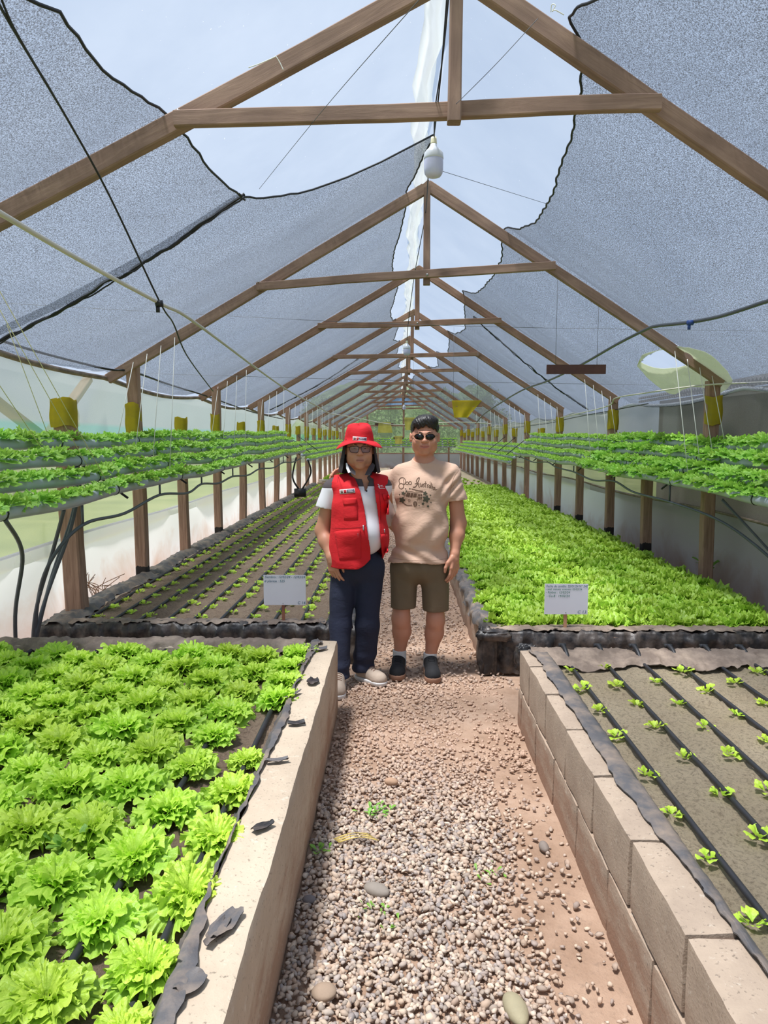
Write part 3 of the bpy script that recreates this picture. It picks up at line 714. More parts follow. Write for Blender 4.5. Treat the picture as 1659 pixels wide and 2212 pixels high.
# black bunched plastic at the corner
def bunch(cx, cy, cz, sx, sy, sz, seed, parent, mat):
    n1, n2_ = 46, 26; V = []
    for i in range(n1):
        th = 2 * math.pi * i / (n1 - 1)
        for j in range(n2_):
            ph = math.pi * (j / (n2_ - 1)) - math.pi / 2
            V.append([math.cos(th) * math.cos(ph), math.sin(th) * math.cos(ph), math.sin(ph)])
    V = np.array(V); s = np.sign(V) * np.abs(V) ** .6
    r = 1 + .25 * np.abs(vn(V, 2.6, seed)) + .16 * vn(V * [1, 1, .4], 6, seed + 2)
    V = s * r[:, None] * [sx, sy, sz] + [cx, cy, cz]
    return W('bunched_plastic', V, grid(n1, n2_), mat, parent, label='bunched black plastic')
bunch(.705, 3.80, .36, .055, .035, .07, 5, br, M['liner'])

# ---- rear beds ------------------------------------------------------------
def rearbed(xa, xb, y0, y1, zt, sideL, sideR, lab, mats, soilz, front_tan, seed, ws=None):
    r = empty('raised_bed', ((xa + xb) / 2, y0 + 1, 0), label=lab, cat='raised bed', group='raised growing beds')
    inner = xb if sideR else xa
    for (a, b) in ((xa, xa + .12), (xb - .12, xb)):
        v, f = conc_bar(a, b, y0, y1, -.03, zt, seed, .12, .008, .02); W('side_wall', v, f, mats, r)
    v, f = conc_bar(xa, xb, y0, y0 + .12, -.03, zt, seed + 1, .06, .006, .02); W('front_wall', v, f, mats, r)
    v, f = conc_bar(xa, xb, y1 - .12, y1, -.03, zt, seed + 1, .1, .006, .02); W('back_wall', v, f, mats, r)
    return r
b2l = rearbed(-2.42, -.30, 4.82, 20.6, .25, 0, 1, 'rear left raised bed edged with black plastic, rows of small seedlings in brown soil', M['conc_r'], .2, 1, 71)
v, f = soilgrid(-2.34, -.38, 4.9, 9.5, .222, .02, .011, 35); W('bed_soil', v, f, M['soil_left'], b2l)
v, f = soilgrid(-2.34, -.38, 9.5, 20.5, .222, .05, .012, 36); W('bed_soil', v, f, M['soil_left'], b2l)
xs = np.linspace(-2.50, -.28, 240)
pl = lambda x: .012 * math.sin(x * 31) + .008 * math.sin(x * 67)
ribbon([[(x, 4.97 + pl(x), .236), (x, 4.93 + pl(x), .256), (x, 4.87, .266), (x, 4.815, .262), (x, 4.79 + .6 * pl(x), .22), (x, 4.785 + pl(x), .14), (x, 4.785 + 1.3 * pl(x), .06), (x, 4.78 + pl(x), .0)] for x in xs], None, M['liner'], 'plastic_liner', b2l, seed=41, amp=.009, label='black plastic draped over the front edge')
ribbon([[(x, 4.95 + pl(x), .262), (x, 4.91, .272), (x, 4.86 + pl(x * 1.3), .273), (x, 4.82 + 1.6 * pl(x), .268)] for x in np.linspace(-2.3, -.5, 200)], None, M['liner_tan'], 'plastic_liner', b2l, seed=47, amp=.010, ragged=.03, label='dust covered top fold of the plastic')
ribbon([[(-2.30 + .02 * math.sin(y * 3), y, .235), (-2.36, y, .27), (-2.43, y, .275), (-2.50 + .02 * math.sin(y * 2), y, .25), (-2.54, y, .12), (-2.56, y, 0)] for y in np.linspace(4.8, 20.6, 420)], None, M['liner_grey'], 'plastic_liner', b2l, seed=43, amp=.014, label='faded plastic over the left edge')
ribbon([[(-.41, y, .235), (-.36, y, .262), (-.31, y, .262), (-.288, y, .2), (-.287, y, .06)] for y in np.linspace(4.8, 20.6, 300)], None, M['liner'], 'plastic_liner', b2l, seed=44, amp=.01)
b2r = rearbed(.575, 2.82, 4.63, 19.3, .25, 1, 0, 'rear right raised bed edged with black plastic, covered by a dense carpet of young lettuce', M['conc_r'], .2, 0, 81)
v, f = soilgrid(.66, 2.74, 4.7, 19.2, .215, .06, .012, 37); W('bed_soil', v, f, M['soil_left'], b2r)
xs = np.linspace(.555, 2.95, 240)
ribbon([[(x, 4.80 + pl(x), .245), (x, 4.75 + pl(x), .262), (x, 4.70, .268), (x, 4.63, .264), (x, 4.60 + .6 * pl(x), .22), (x, 4.595 + pl(x), .14), (x, 4.592 + 1.3 * pl(x), .06), (x, 4.59 + pl(x), .0)] for x in xs], None, M['liner'], 'plastic_liner', b2r, seed=51, amp=.009, label='black plastic draped over the front edge')
ribbon([[(x, 4.79 + pl(x), .272), (x, 4.74, .279), (x, 4.69 + pl(x * 1.3), .279), (x, 4.65 + 1.4 * pl(x), .273)] for x in np.linspace(.62, 2.9, 200)], None, M['liner_tan'], 'plastic_liner', b2r, seed=57, amp=.009, ragged=.02, label='dust covered top fold of the plastic')
ribbon([[(.72, y, .25), (.67, y, .272), (.60, y, .278 + .01 * math.sin(y * 9)), (.566 + .010 * math.sin(y * 13), y, .245), (.562 + .012 * math.sin(y * 17), y, .205 + .03 * math.sin(y * 3.1))] for y in np.linspace(4.6, 19.3, 500)], None, M['liner_grey'], 'plastic_liner', b2r, seed=53, amp=.014, ragged=.04, label='crumpled plastic hanging over the path side')
bunch(.60, 4.63, .13, .055, .05, .155, 7, b2r, M['liner'])
bunch(.64, 4.60, .26, .10, .045, .035, 8, b2r, M['liner'])
for (xa, xb, lab, s) in ((-2.42, -.30, 'far left raised bed with sparse greens near the end wall', 91), (.575, 2.82, 'far right raised bed of brown soil near the end wall', 95)):
    r = rearbed(xa, xb, 21.4 if xa < 0 else 20.0, 32.5, .24, 1, 1, lab, M['conc_r'], .2, 1, s)
    v, f = soilgrid(xa + .08, xb - .08, 21.5 if xa < 0 else 20.1, 32.4, .215, .12, .012, 38); W('bed_soil', v, f, M['soil_right'], r)

# drip hoses ------------------------------------------------------------------
def hoses(xs, y0, y1, z, where, seed, r=.0085, dead=True):
    for i, x in enumerate(xs):
        n = int((y1 - y0) / .12) + 2; ys = np.linspace(y0, y1, n)
        p = np.array([[x, y, z] for y in ys]); p[:, 0] += .008 * vn(p, 1.2, seed + i) ; p[:, 2] += .003 * vn(p, 3, seed + i)
        v, f = tube(p, r, 7)
        W('drip_hose', v, f, M['hose'], label='black drip hose, ' + ordl[i] + ' from the path in the ' + where, cat='hose', group='drip hoses in the ' + where)
ordl = ['first', 'second', 'third', 'fourth', 'fifth', 'sixth', 'seventh', 'eighth', 'ninth', 'tenth', 'eleventh', 'twelfth']
hxL1 = [-.545 - .186 * i for i in range(10)]
hoses(hxL1, .6, 3.98, .378, 'front left bed', 100, .011)
hxR1 = [.905 + .19 * i for i in range(9)]
hoses(hxR1, .9, 3.72, .383, 'front right bed', 130, .0095)
for i, x in enumerate(hxR1):
    v, f = tube(smoothpts([(x, 3.66, .385), (x - .005, 3.71, .425), (x - .01, 3.76, .44), (x - .012, 3.80, .42)], 4), .012, 7)
    v2, f2 = tube([(x - .028, 3.78, .435), (x + .012, 3.775, .435)], .013, 7)
    W('hose_fitting', *catl([(v, f), (v2, f2)]), M['hose'], label='black elbow fitting ending the ' + ordl[i] + ' drip hose of the front right bed', cat='hose fitting', group='hose fittings on the front right bed')
hxL2 = [-.50 - .196 * i for i in range(10)]
hoses(hxL2, 4.93, 20.4, .238, 'rear left bed', 160, .012)

# ---- lettuces -----------------------------------------------------------------
def leaf(rg, L, wide, az, elev, curl, ruf, na=19, nt=8, nw=7, c0=0.0, yel=.5, r0=.01):
    t = np.linspace(0.03, 1, nt) ** .8; a = np.linspace(-1, 1, na)
    T, A = np.meshgrid(t, a, indexing='ij')
    ph = rg.random(4) * 6.28
    ang = A * wide * (.35 + .65 * np.sqrt(T))
    edge = .5 + .5 * np.maximum(T, 0)
    R = L * T * (1 - .22 * np.abs(A) ** 2.5 + .045 * T ** 4 * np.sin(nw * 1.3 * A + ph[0]) + .035 * T ** 4 * np.sin(nw * 2.6 * A + ph[1]))
    x = R * np.sin(ang); s = R * np.cos(ang)
    e = T ** 2.2 * (.35 + .65 * np.maximum(np.abs(A), T ** 3))
    nrm = ruf * L * e * (np.sin(nw * A + ph[2] + T * 1.5) * (.6 + .4 * np.sin(2.3 * A + ph[0])) + .5 * np.sin(nw * 2.1 * A + ph[3] + T * 2) * T ** 3)
    if na > 60: nrm = nrm +   .065 * L * T ** 6 * np.sin(nw * 3.1 * A + ph[1]) ; R = R * (1 + .03 * T ** 6 * np.sin(nw * 3.1 * A + ph[3])); s = R * np.cos(ang); x = x + .040 * L * T ** 7 * np.cos(nw * 3.3 * A + ph[0])
    x = x + ruf * .5 * L * e * np.cos(nw * A + ph[2])
    nrm = nrm + .22 * np.abs(x) * (1 - T * .5)      # cupped
    th = elev - curl * (s / L) ** 1.6               # bending outward
    thm = elev - curl * (s / L) ** 1.6 * .38
    rad = r0 + s * np.cos(thm) - nrm * np.sin(th); z = s * np.sin(thm) + nrm * np.cos(th)
    X = rad * math.cos(az) - x * math.sin(az); Y = rad * math.sin(az) + x * math.cos(az)
    V = np.stack([X.ravel(), Y.ravel(), z.ravel()], 1)
    c = np.stack([(c0 + (1 - c0) * (1 - T) * .5 + .0 * T).ravel() , (yel * T ** 3).ravel(), np.zeros(T.size)], 1)
    return V, grid(nt, na), c
def lettuce_mesh(name, seed, L, layers, ruf=.12, na=19, nt=8, nw=7, zs=1.0):
    rg = np.random.default_rng(seed); vs = []; cs = []
    for li, (n, l, el, cu, wd, c0) in enumerate(layers):
        for i in range(n):
            az = 2 * math.pi * (i + .5 * (li % 2)) / n + rg.normal() * .15 + li * .4
            v, f, c = leaf(rg, L * l * (1 + rg.normal() * .1), wd, az, el + rg.normal() * .09, cu * (1 + rg.normal() * .15), ruf, na, nt, nw, c0, .6 + .4 * rg.random(), .010 if li < 3 else .003)
            vs.append((v, f)); cs.append(c)
    v, f = cat(vs); v[:, 2] *= zs; v[:, 2] = np.maximum(v[:, 2], -.004)
    me = mkmesh(name, v, f); setattr_col(me, np.clip(np.concatenate(cs), 0, 1)); return me
BIG = [lettuce_mesh('lettuce_head', 10 + k, .112, [(7, 1.0, .50, 1.15, 1.0, .75), (7, .98, .85, 1.4, 1.0, .55), (7, .90, 1.15, 1.5, 1.0, .35), (6, .80, 1.35, 1.4, 1.0, .2), (6, .66, 1.45, 1.2, .95, 0.05), (5, .5, 1.5, 1.0, .9, 0), (4, .34, 1.55, .6, .9, 0)], .14, 65, 11, 11) for k in range(5)]
for m in BIG: m.materials.append(M['lettuce'])
CARP = [lettuce_mesh('young_lettuce', 30 + k, .118, [(6, .85, .8, 1.2, .9, .5), (7, .95, 1.15, 1.4, .85, .2), (7, .9, 1.35, 1.3, .8, 0), (6, .75, 1.48, .9, .8, 0)], .20, 23, 7, 10) for k in range(4)]
for m in CARP: m.materials.append(M['lettuce_carpet'])
CARPLO = [lettuce_mesh('young_lettuce_far', 40 + k, .125, [(6, .9, 1.0, 1.1, .8, .3), (6, .9, 1.4, 1.0, .75, 0)], .22, 11, 4, 7) for k in range(2)]
PIPE = [lettuce_mesh('pipe_lettuce', 50 + k, .115, [(5, .95, .30, 1.0, .62, .6), (5, .85, .8, 1.2, .6, .35), (4, .65, 1.15, .7, .6, .05)], .15, 21, 7, 8) for k in range(5)]
for m in PIPE: m.materials.append(M['lettuce_pipe'])
PIPELO = [lettuce_mesh('pipe_lettuce_far', 60 + k, .12, [(5, .9, .35, .7, .7, .5), (4, .75, .95, .8, .7, .1)], .14, 7, 4, 5) for k in range(2)]
SEED = [lettuce_mesh('seedling', 70 + k, .046, [(4, 1.0, .6, .6, .7, .5), (3, .8, 1.1, .5, .65, .1)], .11, 11, 6, 4) for k in range(5)]
for m in SEED: m.materials.append(M['seedling'])
def plant(name, me, x, y, z, s, label, c, g, rz=None, tilt=0):
    o = bpy.data.objects.new(name, me); COL.objects.link(o); o.location = (x, y, z)
    o.rotation_euler = (random.uniform(-tilt, tilt), random.uniform(-tilt, tilt), random.uniform(0, 6.28) if rz is None else rz)
    o.scale = (s * random.uniform(.94, 1.06), s * random.uniform(.94, 1.06), s * random.uniform(.9, 1.1))
    return tag(o, label, c, g)
def stuff_plants(name, meshes, spots, mat, label, c, g):
    vs = []; cs = []
    dat = []
    for m in meshes:
        v = np.zeros(len(m.vertices) * 3); m.vertices.foreach_get('co', v); fl = np.zeros(len(m.polygons) * 4, dtype=np.int32)
        m.polygons.foreach_get('vertices', fl); cc = np.zeros(len(m.vertices) * 4); m.color_attributes['tint'].data.foreach_get('color', cc)
        dat.append((v.reshape(-1, 3), fl.reshape(-1, 4), cc.reshape(-1, 4)[:, :3]))
    for (x, y, z, s) in spots:
        v, f, cc = dat[random.randrange(len(dat))]; a = random.uniform(0, 6.28); ca, sa = math.cos(a), math.sin(a)
        vs.append((np.stack([v[:, 0] * ca - v[:, 1] * sa, v[:, 0] * sa + v[:, 1] * ca, v[:, 2]], 1) * s + [x, y, z], f)); cs.append(cc)
    v, f = cat(vs); o = W(name, v, f, mat, label=label, cat=c, group=g, kind='stuff'); setattr_col(o.data, np.concatenate(cs)); return o
cnt = ['first', 'second', 'third', 'fourth', 'fifth', 'sixth', 'seventh', 'eighth', 'ninth', 'tenth', 'eleventh', 'twelfth', 'thirteenth', 'fourteenth', 'fifteenth', 'sixteenth', 'seventeenth']
# front left bed, row by row from the path wall
rows = {0: [1.275, 1.44, 1.70, 1.97, 2.24, 2.48, 3.05, 3.28, 3.52, 3.73], 1: [1.36, 1.60, 1.86, 2.11, 2.42, 2.68, 2.92, 3.15, 3.40, 3.66], 2: [1.50, 1.74, 2.0, 2.26, 2.52, 2.78, 3.02, 3.27, 3.5, 3.72]}
nbig = 0
for r in range(11):
    X = -.545 - .186 * r + .01
    ys_ = rows.get(r) or list(np.arange(1.62 + .12 * (r % 2), 3.8, .245))
    vis = [y for y in ys_ if X > -.60 * y - .12]
    for i, y in enumerate(vis):
        big = random.uniform(.84, .98) * (.90 if r < 2 else 1.04) * (1.06 if (r, i) in ((1, 0), (0, 1)) else 1) * (.72 if (r == 0 and i == 5) or (r == 0 and i == 0) else 1)
        plant('lettuce', BIG[random.randrange(5)], X + random.uniform(-.012, .012), y, .368, big, 'frilly lettuce, %s from the camera in the %s row left of the path wall' % (cnt[i], cnt[r]), 'lettuce', 'large lettuces in the front left bed', tilt=.12)
        nbig += 1
# front right seedlings
off = [(-.045, [1.05, 1.33, 1.62, 1.90, 2.15, 2.42, 2.72, 3.0, 3.28, 3.5, 3.64]), (-.03, [1.9, 2.15, 2.42, 2.7, 2.98, 3.22, 3.45, 3.63])]
nsd = 0
for r, x in enumerate(hxR1):
    if r == 0: yy = [1.46, 1.645, 1.90, 2.14, 2.42, 2.73, 3.0, 3.27, 3.52]
    elif r == 1: yy = [1.78, 2.0, 2.26, 2.56, 2.83, 3.08, 3.33, 3.58]
    else: yy = [y for y in np.arange(1.75 + .14 * (r % 2), 3.6, .27)]
    vis = [y for y in yy if x < .535 * y + .1]
    for i, y in enumerate(vis):
        plant('lettuce_seedling', SEED[random.randrange(5)], x - .03 + random.uniform(-.012, .012), y + random.uniform(-.02, .02), .372, random.uniform(.72, 1.0), 'tiny seedling, %s from the camera beside the %s hose of the front right bed' % (cnt[i], cnt[r]), 'seedling', 'seedlings in the front right bed', tilt=.25); nsd += 1
# rear left seedlings
spots = []
for r, x in enumerate(hxL2):
    for i, y in enumerate(np.arange(5.02 + .135 * (r % 2), 20.3, .27)):
        spots.append((y, r, i, x + .035 + random.uniform(-.015, .015)))
spots.sort(); near = spots[:300 - nsd]; far = spots[300 - nsd:]
for y, r, i, x in near:
    plant('lettuce_seedling', SEED[random.randrange(5)], x, y + random.uniform(-.02, .02), .226, random.uniform(.85, 1.15), 'small yellow-green seedling in the %s row from the path of the rear left bed' % cnt[r], 'seedling', 'seedlings in row %s of the rear left bed' % cnt[r], tilt=.2)
stuff_plants('distant_seedlings', SEED[:2], [(x, y, .226, random.uniform(.95, 1.2)) for y, r, i, x in far], M['seedling'], 'rows of tiny seedlings fading into the distance in the rear left bed', 'seedlings', 'distant seedlings of the rear left bed')
# rear right carpet
spots = []
for i, y in enumerate(np.arange(4.86, 19.1, .15)):
    for r in range(13):
        spots.append((y + random.uniform(-.03, .03),   .735 + .155 * r + (.07 if i % 2 else 0) + random.uniform(-.03, .03), r))
spots = [s for s in spots if s[1] < 2.74]; spots.sort()
for y, x, r in spots[:300]:
    plant('young_lettuce', CARP[random.randrange(4)], x, y, .215, random.uniform(.88, 1.12), 'young frilly lettuce in the dense carpet of the rear right bed', 'lettuce', 'young lettuces carpeting the rear right bed', tilt=.2)
stuff_plants('young_lettuce_carpet', CARPLO, [(x, y, .215, random.uniform(.95, 1.2)) for y, x, r in spots[300:]] + [(x + random.uniform(-.1, .1), y + .09, .225, .9) for y, x, r in spots[300::2]], M['lettuce_carpet'], 'distant part of the dense light green lettuce carpet, rear right bed', 'lettuces', 'far carpet of lettuce in the rear right bed')
stuff_plants('distant_greens', CARPLO, [(random.uniform(-2.3, -1.5), random.uniform(21.6, 26), .22, random.uniform(.8, 1.3)) for _ in range(60)] + [(random.uniform(.7, 2.5), random.uniform(20.2, 24), .22, random.uniform(.4, .7)) for _ in range(50)], M['lettuce_carpet'], 'sparse greens in the far beds before the end wall', 'greens', 'sparse greens in the far beds')

# ---- hydroponic racks -----------------------------------------------------------
def wav(Y, s): return .010 * math.sin(Y * 1.9 + s) + .006 * math.sin(Y * 4.1 + s * 2)
LP = [(-2.40, -.045), (-2.27, -.155), (-2.14, -.265), (-2.01, -.375)]
RP = [(2.86, -.085), (2.745, -.195), (2.63, -.315), (2.515, -.42)]
lev = ['top', 'second', 'third', 'lowest']
pspots = []
for side, PP in (('left', LP), ('right', RP)):
    for k, (x, h) in enumerate(PP):
        def pz(Y, k=k, h=h, side=side): return EYE + h + .011 * (Y - 4) + wav(Y, k + (0 if side == 'left' else 5))
        ys = np.linspace(-.5, 15.3, 130)
        r_ = empty('grow_pipe', (x, 6, EYE + h), label='grey grow pipe planted with curly lettuce, %s of the four on the near %s rack' % (lev[k], side), cat='pipe', group='grow pipes of the near %s rack' % side)
        v, f = tube([(x, y, pz(y)) for y in ys], .038, 14); W('pipe_body', v, f, M['pvc_grey'], r_)
        for y in (3.55, 5.0, 6.5, 8.1, 9.6, 11.2, 12.8, 14.4):
            v, f = tube([(x, y - .006, pz(y)), (x, y + .006, pz(y))], .0415, 12)
            W('pipe_clamp', v, f, M['cable'], r_)
        for i, y in enumerate(np.arange(.2, 15.2, .155)):
            pspots.append((y + random.uniform(-.02, .02), x, pz(y) + .028, side, k))
        ys = np.linspace(16.0, 30.5, 60); z2 = lambda Y, h=h: EYE + h - .10 + .002 * (Y - 16)
        v, f = tube([(x, y, z2(y)) for y in ys], .038, 8)
        W('grow_pipe', v, f, M['pvc_grey'], label='grey grow pipe, %s of the four on the far %s rack' % (lev[k], side), cat='pipe', group='grow pipes of the far %s rack' % side)
        for y in np.arange(16.1, 30.4, .2): pspots.append((y, x, z2(y) + .028, side, k))
vis = [p for p in pspots if (p[1] > -.62 * p[0] - .1 if p[3] == 'left' else p[1] < .6 * p[0] + .1) ]
vis.sort(); nearp = vis[:300]; farp = [p for p in vis[300:]]
for y, x, z, side, k in nearp:
    plant('pipe_lettuce', PIPE[random.randrange(5)], x + random.uniform(-.008, .008), y, z, random.uniform(.68, .98) * (1.22 if side == 'right' else 1), 'curly green lettuce growing from the %s grey pipe of the near %s rack' % (lev[k], side), 'lettuce', 'curly lettuces on the %s pipe of the near %s rack' % (lev[k], side), tilt=.3)
for side in ('left', 'right'):
    stuff_plants('distant_pipe_lettuce', PIPELO, [(x, y, z, random.uniform(.75, 1.0)) for y, x, z, s, k in farp if s == side], M['lettuce_pipe'], 'distant continuous rows of curly lettuce on the %s grow pipes' % side, 'lettuces', 'distant lettuce rows on the %s pipes' % side)
# rack across the end
er = []
for k in range(4):
    z = 1.50 - .105 * k; y = 33.5 - .16 * k
    v, f = tube([(-2.2, y, z), (2.7, y, z)], .038, 8)
    W('grow_pipe', v, f, M['pvc_grey'], label='grey grow pipe crossing the far end, %s of four' % lev[k], cat='pipe', group='grow pipes across the far end')
    for x in np.arange(-2.1, 2.7, .24): er.append((x, y, z + .03, random.uniform(.95, 1.25)))
stuff_plants('end_pipe_lettuce', PIPELO, er, M['lettuce_pipe'], 'rows of lettuce on the pipes crossing the far end of the greenhouse', 'lettuces', 'lettuces across the far end')
for x in (-1.9, -.9, .28, 1.3, 1.6, 2.4):
    beam('wooden_post', (x, 33.2, 0), (x, 33.2, 1.42), .08, .08, M['post'], up=(0, 1, 0), label='thin timber post holding the far end rack', cat='post', group='timber posts of the far end rack')

# drain hoses under the lowest pipes with their drop tubes
def drain(side, xk, pts, drops):
    r = empty('drain_hose', (xk, 6, .9), label='sagging dark drain hose hung below the lowest lettuce pipe on the %s' % side, cat='hose')
    v, f = tube(smoothpts(pts, 6), .0115, 7); W('hose_body', v, f, M['tube_grey'], r)
    for (x, y, z0, z1) in drops:
        v, f = tube([(x, y, z0), (x, y, z1)], .009, 6); W('drop_tube', v, f, M['tube_grey'], r)
lp4 = lambda Y: EYE - .375 + .011 * (Y - 4) - .03
rp4 = lambda Y: EYE - .42 + .011 * (Y - 4) - .03
dl = [(-2.28, 4.6, .45), (-2.15, 4.75, .66), (-2.05, 5.0, .80), (-2.02, 5.55, .93)]
for Y in np.arange(6.4, 15, 1.65): dl += [(-2.02, Y - .7, .92 + .004 * (Y - 6)), (-2.02, Y + .0, .90 + .012 * (Y - 6)), (-2.02, Y + .15, .99 + .004 * (Y - 6))]
dl = [(-2.34, 4.42, 0.05), (-2.28, 4.38, .5), (-2.14, 4.3, .80), (-2.02, 4.5, 1.0), (-2.02, 5.2, 1.0), (-2.02, 6.0, 1.075), (-2.02, 6.8, 1.03), (-2.02, 7.3, 1.085), (-2.02, 8.0, 1.05), (-2.02, 8.7, 1.09), (-2.02, 9.6, 1.06), (-2.02, 10.4, 1.11), (-2.02, 11.6, 1.08), (-2.02, 12.6, 1.13), (-2.02, 13.8, 1.1), (-2.02, 15.0, 1.15)]
drain('left', -2.02, dl, [(-2.02, 4.5, lp4(4.5), 1.0), (-2.02, 6.0, lp4(6), 1.075), (-2.02, 7.3, lp4(7.3), 1.085), (-2.02, 8.7, lp4(8.7), 1.09), (-2.02, 10.4, lp4(10.4), 1.11), (-2.02, 12.6, lp4(12.6), 1.13)])
dr = [(3.0, 4.2, .18), (2.85, 4.8, .45), (2.7, 5.3, .74), (2.6, 5.8, .90), (2.52, 6.6, .97), (2.52, 7.6, .985), (2.52, 8.3, 1.06), (2.52, 9.2, 1.02), (2.52, 10.2, 1.08), (2.52, 11.3, 1.10), (2.52, 12.0, 1.16), (2.52, 13.2, 1.12), (2.52, 14.4, 1.17), (2.52, 15.2, 1.18)]
drain('right', 2.52, dr, [(2.52, 6.6, rp4(6.6), .97), (2.52, 8.3, rp4(8.3), 1.05), (2.52, 10.2, rp4(10.2), 1.07), (2.52, 12.0, rp4(12), 1.15)])
# feeder tubes at the left corner
for k, (p, l) in enumerate([([(-1.99, 3.55, 1.14), (-2.1, 3.9, .9), (-2.27, 4.1, .5), (-2.33, 4.2, .02)], 'straight'), ([(-2.02, 4.25, 1.12), (-2.15, 4.35, .85), (-2.28, 4.35, .45), (-2.34, 4.38, .02)], 'middle'), ([(-2.14, 4.75, 1.24), (-2.16, 4.62, .95), (-2.27, 4.45, .5), (-2.36, 4.3, .02)], 'right'), ([(-2.27, 5.0, 1.36), (-2.24, 4.85, 1.05), (-2.28, 4.55, .6), (-2.39, 4.42, .02)], 'outer')]):
    v, f = tube(smoothpts(p, 8), .012, 7); W('feeder_tube', v, f, M['tube_grey'], label='dark tube curving down below the left pipes, %s of the bundle' % ['leftmost', 'second from left', 'third from left', 'rightmost'][k], cat='tube', group='tube bundle at the left corner')
for k, p in enumerate([[(2.5, 5.5, 1.08), (2.7, 5.3, .8), (3.0, 5.0, .35)], [(2.55, 5.6, 1.08), (2.8, 5.3, .7), (3.05, 4.9, .25)]]):
    v, f = tube(smoothpts(p, 8), .007, 6); W('feeder_tube', v, f, M['tube_grey'], label='thin tube slanting down below the right pipes, %s of the pair' % ['upper', 'lower'][k], cat='tube', group='thin tubes below the right pipes')
# brackets holding the pipes on the tall posts
for side, x0, x1, h0, h1, ps in (('left', LX, -1.97, -.03, -.40, lposts), ('right', RXP, 2.46, -.06, -.45, rposts)):
    for i, (Y, tall, zt) in enumerate(ps[:9]):
        v, f = tube([(x0, Y - .07, EYE + h0 + .011 * (Y - 4) - .05), (x1, Y - .07, EYE + h1 + .011 * (Y - 4) - .045)], .009, 6)
        W('pipe_bracket', v, f, M['cable'], label='thin black bracket under the pipes at the %s %s post' % (ords[i], side), cat='bracket', group='black brackets under the %s pipes' % side)
# strings
def string(p0, p1, lab, grp, mat='string', r=.0035):
    v, f = tube([p0, p1], r, 5); W('hanging_string', v, f, M[mat], label=lab, cat='string', group=grp)
for ti, Y in enumerate(TY[2:8]):
    for k in range(4):
        x = -2.40 + .13 * k; ztop = under(x, Y) - .07
        y1 = Y - .55 + .05 * k; string((x - .03, Y - .035, ztop + .02), (LP[k][0], y1, EYE + LP[k][1] + .011 * (y1 - 4) + .03), 'white string from the rafter of the %s truss to the %s left pipe' % (cnt[ti + 1], lev[k]), 'strings holding the left pipes')
        x = 2.86 - .115 * k; ztop = under(x, Y) - .07
        y1 = Y - .35 - .04 * k; string((x, Y - .035, ztop + .02), (RP[k][0], y1, EYE + RP[k][1] + .011 * (y1 - 4) + .03), 'white string from the rafter of the %s truss to the %s right pipe' % (cnt[ti + 1], lev[k]), 'strings holding the right pipes')
for k, (p0, p1) in enumerate([((-2.5, 4.6, 2.28), (-2.4, 4.9, 1.53)), ((-2.3, 4.1, 2.35), (-2.14, 4.95, 1.30)), ((-2.2, 3.95, 2.4), (-2.01, 4.95, 1.2)), ((-2.3, 3.7, 2.2), (-2.27, 4.6, 1.42))]):
    string(p0, p1, 'thin yellowed string slanting over the nearest left post, %s of four' % cnt[k], 'yellowed strings at the nearest left post', 'string_y', .0025)
# ================================================================== SMALLER THINGS
# gravel: uncountable chips over the path
def ico(sub, seed, n):
    bm = bmesh.new(); bmesh.ops.create_icosphere(bm, subdivisions=sub, radius=1.0)
    v0 = np.array([p.co[:] for p in bm.verts]); f = np.array([[q.index for q in p.verts] for p in bm.faces]); bm.free(); out = []
    for k in range(n):
        rg = np.random.default_rng(seed + k); v = v0 * (1 + .28 * vn(v0, 1.1, seed + k))[:, None]
        for _ in range(9):       # planar chips
            d = rg.normal(size=3); d /= np.linalg.norm(d); c = rg.uniform(.42, .74); s = v @ d; v = v - np.maximum(0, s - c)[:, None] * d
        v *= [1, rg.uniform(.6, .85), rg.uniform(.42, .62)]; out.append(v)
    return out, f
VAR, FI = ico(1, 300, 12)
VAR2, FI2 = ico(2, 340, 6)
pal = np.array([lin(c) for c in [(182, 170, 158), (164, 156, 150), (196, 178, 160), (206, 190, 170), (172, 152, 136), (150, 144, 142), (188, 168, 150), (156, 146, 136), (210, 196, 180), (140, 136, 136), (182, 160, 140)]])
